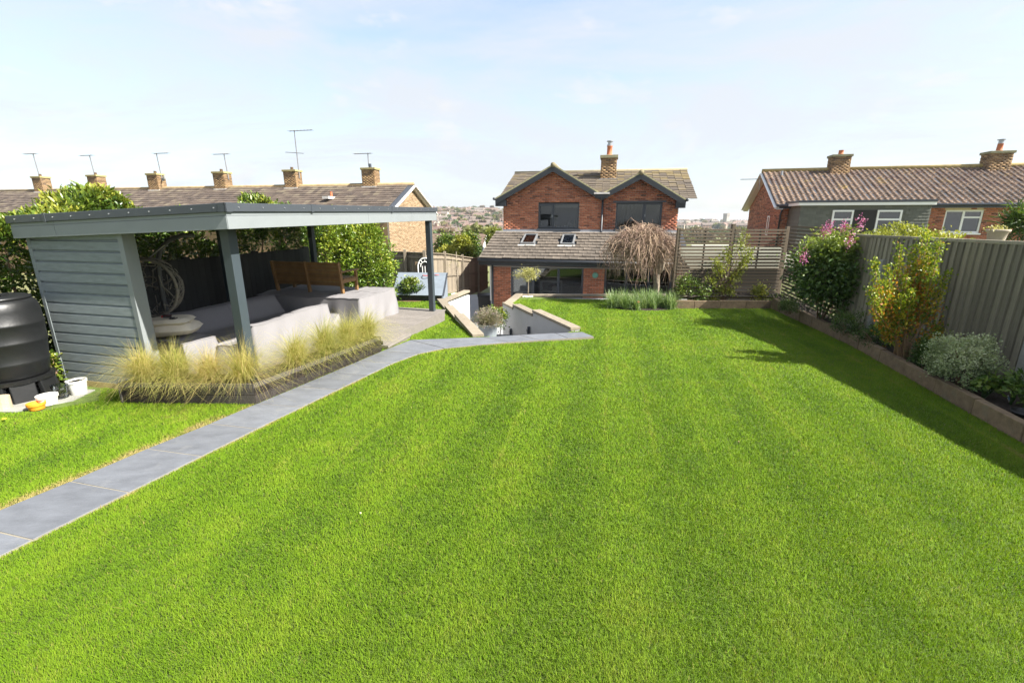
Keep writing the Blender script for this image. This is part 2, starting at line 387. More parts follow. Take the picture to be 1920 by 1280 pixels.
def leaf_np(P, D, Nn, ln, wd, fold=.18):
    """one small folded leaf per row: base P, pointing D, facing Nn"""
    D = D/np.linalg.norm(D, axis=1, keepdims=True); S = np.cross(D, Nn); S /= np.linalg.norm(S, axis=1, keepdims=True)+1e-9
    U = np.cross(S, D); ln = ln[:, None]; wd = wd[:, None]
    a = P; b = P+D*ln*.5+S*wd*.5+U*wd*fold; c = P+D*ln-U*ln*.12; d = P+D*ln*.5-S*wd*.5+U*wd*fold
    n = len(P); v = np.stack([a, b, c, d], 1).reshape(-1, 3); i = np.arange(n)*4
    f = np.concatenate([np.stack([i, i+1, i+2], 1), np.stack([i, i+2, i+3], 1)], 1).reshape(-1, 3)
    return v, f
def foliage(name, P, out, m, parent=None, ln=.08, wd=.04, up=.3, spread=.8, tone=None, seed=1, M=None, kind=None):
    r = np.random.default_rng(seed); n = len(P)
    D = out+r.normal(0, spread, (n, 3)); D[:, 2] += up
    Nn = r.normal(0, .6, (n, 3))+out*.6; Nn[:, 2] += .6
    v, f = leaf_np(P, D, Nn, ln*r.uniform(.6, 1.25, n), wd*r.uniform(.7, 1.2, n))
    if tone is None: tone = r.uniform(0, 1, n)
    t = np.clip(tone+r.normal(0, .12, n), 0, 1)
    o = link(name, np_mesh(name, v, f, m, {'tone': np.repeat(t, 2)}), parent, M)
    if kind: o['kind'] = kind
    return o
def vnoise(P, sc, seed=0):                     # smooth 3-D value noise, vectorised
    r = np.random.default_rng(seed); q = np.asarray(P)*sc+1000; i = np.floor(q).astype(int); f = q-i; f = f*f*(3-2*f)
    tab = r.random(4096)
    def h(a, b, c): return tab[(a*73856093 ^ b*19349663 ^ c*83492791) & 4095]
    x, y, z = i[:, 0], i[:, 1], i[:, 2]; fx, fy, fz = f[:, 0], f[:, 1], f[:, 2]
    def l(a, b, t): return a+(b-a)*t
    return l(l(l(h(x,y,z),h(x+1,y,z),fx),l(h(x,y+1,z),h(x+1,y+1,z),fx),fy),l(l(h(x,y,z+1),h(x+1,y,z+1),fx),l(h(x,y+1,z+1),h(x+1,y+1,z+1),fx),fy),fz)
def crown_pts(n, c, rad, clumps, csize, seed=1, shell=.55, flat=0):
    """leaf positions gathered in clumps spread through an uneven ellipsoid"""
    r = np.random.default_rng(seed); c = np.array(c); rad = np.array(rad)
    d = r.normal(0, 1, (clumps, 3)); d /= np.linalg.norm(d, axis=1, keepdims=True); d[:, 2] = np.where(d[:, 2] < -.75, -d[:, 2], d[:, 2])
    rr = r.uniform(shell, 1.0, (clumps, 1))*r.uniform(.82, 1.12, (clumps, 1)); C = d*rr
    k = r.integers(0, clumps, n); P = C[k]*rad+r.normal(0, 1, (n, 3))*csize
    out = P/rad; out = out/(np.linalg.norm(out, axis=1, keepdims=True)+1e-6)
    ct = r.uniform(-.22, .22, clumps)[k]
    return P+c, out, ct
def blades(n, base, dirs, ln, wd, droop, segs=3, seed=1):
    """arching grass blades: strips that start at base, leave along dirs and bend over"""
    r = np.random.default_rng(seed); D = dirs/np.linalg.norm(dirs, axis=1, keepdims=True); h = D.copy(); h[:, 2] = 0; h /= np.linalg.norm(h, axis=1, keepdims=True)+1e-6
    S = np.stack([-h[:, 1], h[:, 0], np.zeros(n)], 1); rows = []
    for k in range(segs+1):
        t = k/segs; p = base+D*(ln*t)[:, None]+h*(droop*.45*ln*t*t)[:, None]; p[:, 2] -= droop*ln*t*t*t*.75
        w = wd*(1-t*.85)
        rows += [p-S*(w/2)[:, None], p+S*(w/2)[:, None]]
    m = 2*(segs+1); v = np.stack(rows, 1).reshape(-1, 3); i = np.arange(n)*m; F = []
    for k in range(segs): F.append(np.stack([i+2*k, i+2*k+1, i+2*k+3, i+2*k+2], 1))
    f = np.stack(F, 1).reshape(-1, 4); return v, f, segs
def in_poly(x, y, poly):
    c = np.zeros(len(x), bool); n = len(poly)
    for i in range(n):
        x0, y0 = poly[i][:2]; x1, y1 = poly[(i+1) % n][:2]
        if y0 == y1: continue
        k = ((y0 > y) != (y1 > y)) & (x < (x1-x0)*(y-y0)/(y1-y0)+x0); c ^= k
    return c
# ================================================================ SETTING
def sstep(a, b, x): t = np.clip((x-a)/(b-a), 0, 1); return t*t*(3-2*t)
def terrain(x, y):
    near = -2.12+sstep(8.0, 9.4, x)*2.4+sstep(-5.2, -7.0, x)*1.75*(1-sstep(12, 24, y))+sstep(-5.2, -7.0, x)*.8*sstep(12, 24, y)
    near = np.where((y < 8.2), np.minimum(near, -.25)*0-.3, near)
    az = np.arctan2(x, np.maximum(y, 1e-3))
    hill = sstep(.10, -.06, az)                                   # the town climbs the hill on the left of the view
    dist = np.hypot(x, y)
    left = -2.1-6*sstep(40, 170, dist)-3*sstep(170, 330, dist)+24*sstep(330, 900, dist)-40*sstep(1000, 1900, dist)
    right = -2.1-7*sstep(40, 160, dist)-3*sstep(200, 500, dist)+3*sstep(500, 1300, dist)-45*sstep(1500, 2600, dist)
    far = hill*left+(1-hill)*right+2.0*np.sin(x*.021+1)*np.cos(y*.013)*sstep(80, 250, dist)
    k = sstep(42, 80, dist); return near*(1-k)+far*k
def gridaxis(lo, hi, n, fine):                                    # finer near the garden
    t = np.linspace(-1, 1, n); a = np.sign(t)*np.abs(t)**fine; return np.where(a < 0, -a*lo, a*hi)
gx = gridaxis(-2600, 2600, 150, 3.4); gy = np.concatenate([np.linspace(-60, 8, 8), 8.2+2600*np.linspace(0, 1, 130)**2.6])
GX, GY = np.meshgrid(gx, gy); GZ = terrain(GX, GY)
nx, ny = len(gx), len(gy); idx = np.arange(nx*ny).reshape(ny, nx)
# the sheet lies under lawn, patio and beds, so push it below them inside the plot
plot = (GX > -9.5) & (GX < 8.4) & (GY < 30); GZ = np.where(plot, -2.12, GZ)
gf = np.stack([idx[:-1, :-1], idx[:-1, 1:], idx[1:, 1:], idx[1:, :-1]], -1).reshape(-1, 4)
def groundmat():
    m, N, L, b = nodes('rough_pasture_and_gardens')
    f = noise(N, L, .02, 8, .65); c1 = ramp(N, L, f, [(.3, (.075, .095, .03)), (.5, (.13, .14, .045)), (.62, (.17, .15, .07)), (.8, (.09, .115, .035))])
    f2 = noise(N, L, .3, 6, .6); c = mixc(N, L, 1.0, c1, ramp(N, L, f2, [(.3, (.75,)*3), (.7, (1.2,)*3)]), 'MULTIPLY')
    L.new(c, b.inputs['Base Color']); b.inputs['Roughness'].default_value = .95; return m
tag(link('ground', np_mesh('ground', np.stack([GX, GY, GZ], -1).reshape(-1, 3), gf, groundmat(), smooth=True)), 'rough green land falling away to the valley', 'ground', kind='structure')
m_sea, N_, L_, b_ = nodes('sea'); b_.inputs['Base Color'].default_value = (.16, .27, .33, 1); b_.inputs['Roughness'].default_value = .35
tag(MB().add([(-30000, 1500, -42), (30000, 1500, -42), (30000, 42000, -42), (-30000, 42000, -42)], [(0, 1, 2, 3)]).build('sea', m_sea), 'thin pale line of sea on the far horizon', 'sea', kind='structure')

# ---------------------------------------------------------------- lawn outline
RC = GL(943, 572); RF = GL(969, 555); RN = GL(1072, 622)            # stair well, right wall: house corner, far corner, near end
LC = GL(832, 567); LF = GL(880, 549); LN = GL(905, 632)             # left wall
BE0 = GL(1128, 562); BE1 = GL(1262, 579); SB1 = GL(1446, 579)       # far edge of the lawn, back bed edging
SR_P = Vector((SB1.x, SB1.y)); SR_Q = Vector((5.60, 4.55)); _d = (SR_Q-SR_P).normalized(); SR_E = SR_Q+_d*7.5
lawn_poly = [(-16, -4), (SR_E.x, SR_E.y), (SR_P.x, SR_P.y), (BE1.x, BE1.y), (BE0.x+2.2, BE0.y+.35), (BE0.x, BE0.y), (RF.x, RF.y), (RC.x, RC.y), (RN.x, RN.y+.02), (1.0, 9.45),
             (LN.x, LN.y), (LC.x, LC.y), (LF.x, LF.y), (LF.x-.1, LF.y+.5), (-3.4, 16.2), (-5.6, 15.6), (-9.0, 6.0), (-16, 3)]
import bmesh
from mathutils.geometry import tessellate_polygon
tri = tessellate_polygon([[Vector((x, y, 0)) for x, y in lawn_poly]])
bm = bmesh.new(); bv = [bm.verts.new((x, y, 0)) for x, y in lawn_poly]
for t in tri:
    try: bm.faces.new([bv[i] for i in t])
    except ValueError: pass
for yy in (8.5, 10, 12, 14, 16): bmesh.ops.bisect_plane(bm, geom=bm.verts[:]+bm.edges[:]+bm.faces[:], plane_co=(0, yy, 0), plane_no=(0, 1, 0))
bmesh.ops.recalc_face_normals(bm, faces=bm.faces[:])
for v in bm.verts: v.co.z = LZ(v.co.y)
if sum(f.normal.z for f in bm.faces) < 0: bmesh.ops.reverse_faces(bm, faces=bm.faces[:])
me = bpy.data.meshes.new('lawn'); bm.to_mesh(me); bm.free()
m_lawn = mat('lawn_thatch', (.085, .13, .014), .95, .35, 9, .8, 120); me.materials.append(m_lawn)
tag(link('lawn', me), 'large mown lawn sloping gently to the house', 'lawn', kind='structure')

# ---------------------------------------------------------------- paved path: single slabs, light joints between
rows = [((-5.35, .70), (-4.62, .52)), ((-5.12, 1.32), (-4.38, 1.14)), ((-4.88, 1.94), (-4.14, 1.75)), ((-4.64, 2.56), (-3.90, 2.37)), ((-4.40, 3.19), (-3.67, 3.00)), ((-4.135, 3.81), (-3.44, 3.63)), ((-3.90, 4.44), (-3.21, 4.28)),
        ((-3.62, 5.06), (-2.98, 4.92)), ((-3.38, 5.68), (-2.74, 5.55)), ((-3.13, 6.30), (-2.50, 6.18)), ((-2.88, 6.93), (-2.26, 6.80)), ((-2.64, 7.55), (-2.02, 7.42)), ((-2.41, 8.15), (-1.70, 7.98)),
        ((-2.05, 8.95), (-1.28, 8.33)), ((-1.35, 9.06), (-.68, 8.58)), ((-.62, 9.18), (-.08, 8.78)), ((.16, 9.34), (.55, 8.95)), ((.92, 9.50), (1.14, 9.08)), ((1.52, 9.62), (1.70, 9.22))]
path_poly = [r[0] for r in rows]+[r[1] for r in reversed(rows)]
paving = empty('paved_path', (0, 0, 0), label='curving path of blue-grey paving slabs across the lawn', cat='path'); paving['kind'] = 'structure'
MB().prism([(x+.006 if i >= len(rows) else x-.006, y) for i, (x, y) in reversed(list(enumerate([(r[0][0]+.012, r[0][1]) for r in rows]+[(r[1][0]-.012, r[1][1]) for r in reversed(rows)])))], -.05, .0165).build('joint_bed', mat('sandy_joint', (.205, .185, .145), .95, .15, 20, .3), paving)
for i in range(len(rows)-1):
    (a, b), (c, d) = rows[i], rows[i+1]; q = [Vector(p) for p in (a, b, d, c)]; cen = sum(q, Vector((0, 0)))/4
    q = [p+(cen-p).normalized()*.010 for p in q]
    MB().prism([tuple(p) for p in q], -.03, .022+random.uniform(-.002, .002)).build('paving_slab', m_slate, paving, bevel=.004)

# ---------------------------------------------------------------- patio, stair well and its walls
PZ = -2.0
tag(B((-4.6, 12.0, PZ-.1), (8.2, 27, PZ)).build('patio', mat('grey_patio_paving', (.27, .28, .29), .75, .15, 1.5, .15, 20)), 'sunken grey patio between lawn and house', 'patio', kind='structure')
def wall_run(name, pts, zt, thick, side, m, parent):               # straight lengths of wall from the patio up to zt
    for (p, q), (z0, z1) in zip(zip(pts[:-1], pts[1:]), zt):
        p = Vector(p); q = Vector(q); d = (q-p).normalized(); n = Vector((-d.y, d.x))*side*thick
        vs = [(p.x, p.y), (q.x, q.y), (q.x+n.x, q.y+n.y), (p.x+n.x, p.y+n.y)]
        zz = (z0, z1, z1, z0)
        MB().add([(x, y, PZ-.05) for x, y in vs]+[(x, y, z) for (x, y), z in zip(vs, zz)], [(3,2,1,0),(4,5,6,7),(0,1,5,4),(1,2,6,5),(2,3,7,6),(3,0,4,7)]).build(name, m, parent)
def coping(parent, p, q, z, w, th, m, off=0.0, seg=1.2, side=1):
    p = Vector(p); q = Vector(q); L = (q-p).length; d = (q-p)/L; n = Vector((-d.y, d.x))*side; k = max(1, int(round(L/seg)))
    for i in range(k):
        a = p+d*(L*i/k+.004); b = p+d*(L*(i+1)/k-.004)
        pts = [a-n*off, b-n*off, b+n*w, a+n*w]
        if side < 0: pts = pts[::-1]
        MB().prism([tuple(t) for t in pts], z-th, z+random.uniform(-.006, .006)).build('sleeper', m, parent, bevel=.008)
rw = empty('retaining_wall', (RC.x, RC.y, PZ), label='rendered wall, its shade coloured in grey, with stepped timber coping right of the steps', cat='wall')
def loc2(parent, *pts): return [(p[0]-parent.location.x, p[1]-parent.location.y) for p in pts]
class _Off:                                                           # build in world space under a parent placed at its base
    pass
def reparent(o_list, root):
    for o in o_list:
        if o.parent is None: o.parent = root
        o.matrix_parent_inverse = Matrix.Translation(root.location).inverted()
def world_children(root):                                             # children modelled in world space: cancel the root's place
    for o in root.children: o.matrix_parent_inverse = root.matrix_basis.inverted() if root.matrix_basis else Matrix()
def lerp(a, b, t): return a+(b-a)*t
RCv, RNv, RFv = Vector((RC.x, RC.y)), Vector((RN.x, RN.y)), Vector((RF.x, RF.y))
t1, t2 = .20, .52
wall_run('wall', [RNv, lerp(RCv, RNv, t2), lerp(RCv, RNv, t1), RCv], [(-.045, -.045), (-.155, -.155), (-.235, -.235)], .2, -1, m_render_shade, rw)
coping(rw, RNv, lerp(RCv, RNv, t2), .035, .22, .07, m_sleeper_p, .03, 1.4, -1)
coping(rw, lerp(RCv, RNv, t2), lerp(RCv, RNv, t1), -.075, .22, .07, m_sleeper_p, .03, 1.4, -1)
coping(rw, lerp(RCv, RNv, t1), RCv, -.155, .22, .07, m_sleeper_p, .03, 1.4, -1)
wall_run('wall', [RCv, RFv, Vector((BE0.x, BE0.y))+Vector((3.2, .9))], [(LZ(RC.y)-.05, LZ(RF.y)-.07), (LZ(RF.y)-.07,)*2], .2, -1, m_render_w, rw)
coping(rw, RCv, RFv, LZ(14)+.02, .22, .07, m_sleeper_p, .03, 1.4, -1)
coping(rw, RFv, Vector((BE0.x, BE0.y))+Vector((3.2, .9)), LZ(15)+.035, .16, .08, m_sleeper_p, .03, 2.0, -1)
_dw = (RCv-RNv).normalized(); _nw = Vector((_dw.y, -_dw.x))
if _nw.x > 0: _nw = -_nw
for px, py in ((1000, 619), (958, 622)):                               # outdoor wall lights on the grey wall
    t = ((px-RN.x*0-943)/(1072-943)); c = lerp(RCv, RNv, t*.93+.07)+_nw*.05; z = G(px, py, 0).z-.62
    d = ray(px, py); s = c.y/d.y; z = CAM_H+d.z*s
    lg = empty('wall_light', (c.x, c.y, z), math.atan2(_dw.y, _dw.x), label='black up-and-down light on the grey stair wall, '+('nearer the path end' if px == 1000 else 'nearer the lavender pot'), cat='wall light', group='lights on the stair wall')
    MB().lathe([(.001, -.10), (.035, -.10), (.04, -.09), (.04, .09), (.035, .10), (.001, .10)], 14).build('lamp_body', m_anth, lg, smooth=True)
    B((-.03, -.012, -.04), (.03, .05 if True else 0, .04)).build('bracket', m_anth, lg)
lw = empty('retaining_wall', (LC.x, LC.y, PZ), label='bright white rendered wall with timber coping left of the steps', cat='wall')
LCv, LNv, LFv = Vector((LC.x, LC.y)), Vector((LN.x, LN.y)), Vector((LF.x, LF.y))
wall_run('wall', [LNv, lerp(LNv, LCv, .4), lerp(LNv, LCv, .7), LCv], [(-.05, -.05), (-.145, -.145), (-.23, -.23)], .2, 1, m_render_w, lw)
coping(lw, LNv, lerp(LNv, LCv, .4), .03, .22, .07, m_sleeper_p, .03, 1.4, 1)
coping(lw, lerp(LNv, LCv, .4), lerp(LNv, LCv, .7), -.065, .22, .07, m_sleeper_p, .03, 1.4, 1)
coping(lw, lerp(LNv, LCv, .7), LCv, -.15, .22, .07, m_sleeper_p, .03, 1.4, 1)
wall_run('wall', [LCv, LFv], [(LZ(LC.y)-.06, LZ(LF.y)-.08)], .2, 1, m_render_w, lw)
coping(lw, LCv, LFv, LZ(14)+.015, .22, .075, m_sleeper_p, .03, 1.4, 1)
for r_ in (rw, lw):
    inv = Matrix.Translation(r_.location).inverted()
    for o in r_.children: o.matrix_parent_inverse = inv
# steps down
st = empty('garden_steps', (.3, 9.6, -2.0), label='grey stone steps going down to the patio between two walls', cat='steps')
for i in range(10):
    t0, t1_ = i/10, (i+1)/10; a0 = lerp(LNv, LCv, t0); a1 = lerp(LNv, LCv, t1_); b0 = lerp(RNv, RCv, t0); b1 = lerp(RNv, RCv, t1_)
    zt = -.19*(i+1)
    if i in (4, 5, 6): zt = -.90
    if i > 6: zt = -.90-.27*(i-6)
    o = MB().prism([(b0.x, b0.y), (b1.x, b1.y), (a1.x, a1.y), (a0.x, a0.y)], PZ-.04, zt).build('step', m_slate, st)
    o.matrix_parent_inverse = Matrix.Translation(st.location).inverted()

# ---------------------------------------------------------------- raised beds along the right and the back
def bed_mesh(name, poly, z, m, label):
    xs = [p[0] for p in poly]; ys = [p[1] for p in poly]; st_ = .08
    X, Y = np.meshgrid(np.arange(min(xs), max(xs), st_), np.arange(min(ys), max(ys), st_)); X = X.ravel(); Y = Y.ravel()
    n = int(round((max(xs)-min(xs))/st_+.499)); W_ = len(np.arange(min(xs), max(xs), st_)); H_ = len(X)//W_
    Z = z+.05*(vnoise(np.stack([X, Y, X*0], 1), 6, 3)-.5)+.04*(vnoise(np.stack([X, Y, X*0], 1), 17, 4)-.5)
    ins = in_poly(X, Y, poly).reshape(H_, W_); ii = np.arange(H_*W_).reshape(H_, W_)
    k = ins[:-1, :-1] & ins[1:, :-1] & ins[:-1, 1:] & ins[1:, 1:]
    f = np.stack([ii[:-1, :-1][k], ii[:-1, 1:][k], ii[1:, 1:][k], ii[1:, :-1][k]], -1)
    return tag(link(name, np_mesh(name, np.stack([X, Y, Z], 1), f, m, smooth=True)), label, 'soil', kind='structure')
FR0 = Vector((8.32, SB1.y+.72)); FRK = Vector((7.22, 9.4)); FR1 = Vector((6.72, -3.0))                      # right boundary fence line
def fx(y):
    a, b = (FR0, FRK) if y > FRK.y else (FRK, FR1); t = (y-a.y)/(b.y-a.y); return a.x+(b.x-a.x)*t
bed_mesh('border_soil', [(SR_E.x+.05, SR_E.y), (fx(-2.5)+.1, -2.5), (FRK.x+.1, FRK.y), (FR0.x+.1, FR0.y+.1), (BE1.x-.1, FR0.y+.2), (BE1.x-.1, BE1.y+.05), (SR_P.x+.06, SR_P.y+.05)], .13, m_soil, 'dark soil of the raised border by the fence')
edg = empty('sleeper_edging', (SR_Q.x, SR_Q.y, 0), label='low timber sleeper edging along the right-hand border', cat='edging')
_n = 22; L_all = (SR_E-SR_P).length
for i in range(_n):
    a = SR_P+_d*(L_all*i/_n+.004); b = SR_P+_d*(L_all*(i+1)/_n-.004); n_ = Vector((-_d.y, _d.x)); n_ = n_ if n_.x > 0 else -n_
    z = .215+random.uniform(-.014, .014); j = n_*random.uniform(-.008, .008)
    MB().prism([tuple(p+j) for p in (a, b, b+n_*.11, a+n_*.11)], LZ((a.y+b.y)/2)-.1, z+LZ((a.y+b.y)/2)*.5).build('sleeper', m_sleeper, edg, bevel=.01)
for i in range(4):
    a = lerp(Vector((BE1.x-.15, BE1.y)), SR_P, i/4)+Vector((.004, 0)); b = lerp(Vector((BE1.x-.15, BE1.y)), SR_P, (i+1)/4)-Vector((.004, 0))
    MB().prism([(a.x, a.y), (b.x, b.y), (b.x, b.y+.11), (a.x, a.y+.11)], -.35, .02+random.uniform(-.01, .01)).build('sleeper', m_sleeper, edg, bevel=.01)
for o in edg.children: o.matrix_parent_inverse = Matrix.Translation(edg.location).inverted()

# ---------------------------------------------------------------- grass of the lawn: short blades, thinner on the ground with distance
PN = Vector((-3.3, 5.5)); PE1 = Vector((.243, .970)); PE2 = Vector((-.970, .243))
def pg(u, v): p = PN+PE1*u+PE2*v; return (p.x, p.y)
planter_poly = [(-5.23, 5.72), (-3.40, 5.68), (-2.42, 8.2), (-2.78, 8.34), (-3.67, 6.1), (-5.1, 6.12)]
deck_poly = [pg(.05, 3.6), pg(.3, .25), pg(3.0, .1), pg(3.0, -.1), pg(6.1, -.12), pg(6.1, 3.7)]
step_poly = [pg(2.95, .1), pg(2.95, -.22), pg(3.75, -.26), pg(3.95, -.1), pg(3.95, .2)]
butt_poly = [(-8.2, 5.3), (-6.05, 5.42), (-5.6, 5.8), (-6.3, 6.7), (-8.4, 6.4)]
NB = 2300000
yy = 1.05*(15.6/1.05)**rng.random(NB); xx = (rng.random(NB)*2-1)*(yy*1.18+1.6)             # even spread per picture height
keep = in_poly(xx, yy, lawn_poly) & (rng.random(NB) < np.minimum(1.0, .35+yy*.16))
path_in = [(r[0][0]+.02, r[0][1]-.004) for r in rows]+[(r[1][0]-.02, r[1][1]+.004) for r in reversed(rows)]
for pl in (path_in, planter_poly, deck_poly, step_poly, butt_poly): keep &= ~in_poly(xx, yy, pl)
beds = [(GL(1205, 576), 1.08, .75), (GL(772, 563), .58, .42), (GL(990, 556), .23, .18), (GL(858, 552), .27, .2)]
for c, a, b in beds: keep &= ((xx-c.x)/a)**2+((yy-c.y)/b)**2 > 1
xx, yy = xx[keep], yy[keep]; nb = len(xx)
zz = np.where(yy < 8.5, 0, -(np.minimum(yy, 16)-8.5)*.045)
P3 = np.stack([xx, yy, zz*0], 1)
big = vnoise(P3, .7, 11); mid = vnoise(P3, 3.1, 12); fin = vnoise(P3, 11, 13)
perp = xx*.979-yy*.204                                                            # mowing runs along the garden
stripe = np.sin(perp*2*math.pi/1.05)
line = np.exp(-((((perp+.2) % .53)-.26)/.035)**2)
edge = np.full(nb, 9.0)
for seg in (path_poly,):
    for i in range(len(seg)):
        a = np.array(seg[i]); b = np.array(seg[(i+1) % len(seg)]); d = b-a; t = np.clip(((xx-a[0])*d[0]+(yy-a[1])*d[1])/(d@d), 0, 1)
        edge = np.minimum(edge, np.hypot(xx-a[0]-t*d[0], yy-a[1]-t*d[1]))
lside = in_poly(xx, yy, [(-16, -4), (-5.6, -.1)]+[r[0] for r in rows[:9]]+[(-5.3, 5.75), (-9, 6), (-16, 6)])
dry = np.where(lside, np.exp(-(edge/.12)**2), np.exp(-(edge/.045)**2)*.8)*(.55+.7*(vnoise(P3, 5, 21)-.3))
tone = .50+.18*(big-.5)+.18*(mid-.5)+.18*(fin-.5)+.06*stripe+.17*line*(yy > 4)*(.3+vnoise(P3, 1.3, 19))+np.where(lside, .95, .6)*np.clip(dry, 0, 1)+rng.normal(0, .075, nb)
tone += .10*np.clip(vnoise(P3, 1.7, 41)-.62, 0, 1)*2*(yy < 9); tone = np.where(rng.random(nb) < .022, .90, tone)
hgt = (.014+.015*rng.random(nb)+.008*mid)*(1+.008*yy)*np.where(edge < .06, .75, 1)
tall = (rng.random(nb) < .012); hgt = np.where(tall, hgt*1.8, hgt)
wid = .0027*(np.maximum(yy, 1.4)/1.4)**.95*rng.uniform(.7, 1.3, nb)
ang = rng.random(nb)*2*math.pi; lean = rng.normal(0, .55, nb); la = rng.random(nb)*2*math.pi+2.2*(vnoise(P3, 2.3, 17)-.5)
bx = np.cos(ang)*wid/2; by = np.sin(ang)*wid/2
tipx = xx+np.cos(la)*hgt*lean+.10*hgt*stripe*.2; tipy = yy+np.sin(la)*hgt*lean+.10*hgt*stripe
v = np.stack([np.stack([xx-bx, yy-by, zz], 1), np.stack([xx+bx, yy+by, zz], 1), np.stack([tipx, tipy, zz+hgt], 1)], 1).reshape(-1, 3)
m_grass = leafmat('grass_blade', [(0, (.062, .145, .011)), (.28, (.118, .225, .011)), (.52, (.178, .308, .013)), (.75, (.245, .35, .024)), (.92, (.34, .31, .08)), (1, (.42, .35, .13))], .6, .35, .2, upn=.76)
tag(link('lawn_grass', np_mesh('lawn_grass', v, np.arange(nb*3).reshape(-1, 3), m_grass, {'tone': np.clip(tone, 0, 1)})), 'short bright green mown grass', 'grass', kind='stuff')
print('grass blades', nb)
# ================================================================ GARDEN SHELTER (left) AND WHAT STANDS IN IT
PA = math.atan2(PE1.y, PE1.x); PF = Frame(PN.x, PN.y, 0, PA)
def pfe(name, u, v, z, label, cat, group=None, rz=0): return empty(name, PF.w(u, v, z), PA+rz, label, cat, group)
RU, RV = 6.2, 3.62
def zt(u, v): return 2.565+.011*u-.040*v
pgl = pfe('garden_shelter', 0, 0, 0, 'flat-roofed grey garden shelter on posts with a boarded end wall', 'shelter')
def strip(name, p, q, top, hgt, th, m, parent, bevel=0):            # a board on edge following the roof's fall; th measured inwards (left of p->q)
    p = Vector(p); q = Vector(q); d = (q-p).normalized(); n = Vector((-d.y, d.x))*th
    c = [p, q, q+n, p+n]; vs = [(a.x, a.y, zt(a.x, a.y)+top-hgt) for a in c]+[(a.x, a.y, zt(a.x, a.y)+top) for a in c]
    return MB().add(vs, [(3,2,1,0),(4,5,6,7),(0,1,5,4),(1,2,6,5),(2,3,7,6),(3,0,4,7)]).build(name, m, parent, bevel=bevel)
vs = [(u, v, zt(u, v)-.03) for u, v in ((.03, .03), (RU-.03, .03), (RU-.03, RV-.03), (.03, RV-.03))]; vb = [(a, b, c-.16) for a, b, c in vs]
MB().add(vb+vs, [(3,2,1,0),(4,5,6,7),(0,1,5,4),(1,2,6,5),(2,3,7,6),(3,0,4,7)]).build('roof_deck', m_flash, pgl)
for i in range(9):                                                    # rafters under the roof
    u = .35+i*.69; strip('rafter', (u, RV-.1), (u, .1), -.19, .10, .045, m_black, pgl)
trim = []
def side(p, q, cuts, fcuts, th=.03):
    p = Vector(p); q = Vector(q); ts = [0]+cuts+[1]
    for a, b in zip(ts[:-1], ts[1:]):
        t = strip('roof_trim', lerp(p, q, a)+(q-p).normalized()*.002, lerp(p, q, b), .0, .098, th, m_flash, pgl, .004); trim.append(t)
        L = (q-p).length*(b-a); k = int(L/.32)
        for j in range(k):
            c = lerp(lerp(p, q, a), lerp(p, q, b), (j+.5)/k); d = (q-p).normalized(); n = Vector((d.y, -d.x))
            e = c+n*.004; MB().tube([(e.x-n.x*.004, e.y-n.y*.004, zt(c.x, c.y)-.05), (e.x+n.x*.004, e.y+n.y*.004, zt(c.x, c.y)-.05)], .008, 6).build('screw', m_screw, t)
    for c in cuts:                                                    # joint covers
        c = lerp(p, q, c); d = (q-p).normalized(); n = Vector((d.y, -d.x)); strip('joint_cover', c-d*.025+n*.006, c+d*.025+n*.006, .006, .112, .02, m_flash, pgl, .003)
    inn = .028; ts = [0]+fcuts+[1]; d = (q-p).normalized(); n = Vector((-d.y, d.x))
    for a, b in zip(ts[:-1], ts[1:]):
        pa = lerp(p, q, a)+n*inn+d*(.028 if a == 0 else .002); pb = lerp(p, q, b)+n*inn-d*(.03 if b == 1 else .002)
        strip('fascia_board', pa, pb, -.100, .042, .022, m_fascia, pgl, .003); strip('fascia_board', pa-n*.006, pb-n*.006, -.146, .150, .03, m_fascia, pgl, .003)
side((0, RV), (0, 0), [.20], [.23]); side((0, 0), (RU, 0), [.25, .64], [.5, .78]); side((RU, 0), (RU, RV), [.5], [.5]); side((RU, RV), (0, RV), [.5], [.5])
strip('corner_cover', (-.004, .10), (-.004, -.004), .004, .106, .02, m_flash, pgl, .003); strip('corner_cover', (-.004, -.004), (.10, -.004), .004, .106, .02, m_flash, pgl, .003)
for u, v, w in ((.42, .44, .135), (5.92, .13, .125), (5.92, 3.38, .12), (3.2, 3.40, .12)):
    po = B((u-w/2, v-w/2, .1), (u+w/2, v+w/2, zt(u, v)-.2)).build('post', m_post, pgl, bevel=.006)
# end wall: frame, overlapping boards, corner strip and wide jamb
WV0, WV1, WU = 1.82, 3.52, .14
B((WU+.03, WV0+.05, .06), (WU+.18, WV1-.02, 2.18)).build('wall_core', m_shed, pgl)
zb = .09; nbd = 15; bh_ = (2.27-zb)/nbd
for i in range(nbd):
    z0 = zb+i*bh_; z1 = z0+bh_-.002
    if z1 > zt(WU, WV0)-.24: z1 = zt(WU, WV0)-.235
    ya, yb = WV0+.07, WV1-.03; pr = [(WU-.016, z0), (WU-.016, z1-.030), (WU+.006, z1-.022), (WU+.014, z1), (WU+.03, z1), (WU+.03, z0)]   # shiplap: flat face, scooped top edge
    MB().add([(a, ya, c) for a, c in pr]+[(a, yb, c) for a, c in pr], [(5,4,3,2,1,0), (6,7,8,9,10,11)]+[(i, (i+1) % 6, 6+(i+1) % 6, 6+i) for i in range(6)]).build('cladding_board', m_shed, pgl)
B((WU-.022, WV1-.05, .05), (WU+.19, WV1+.012, 2.22)).build('corner_strip', m_shed, pgl, bevel=.004)
B((WU-.022, WV0-.012, .05), (WU+.15, WV0+.068, 2.26)).build('jamb', m_fascia, pgl, bevel=.005)
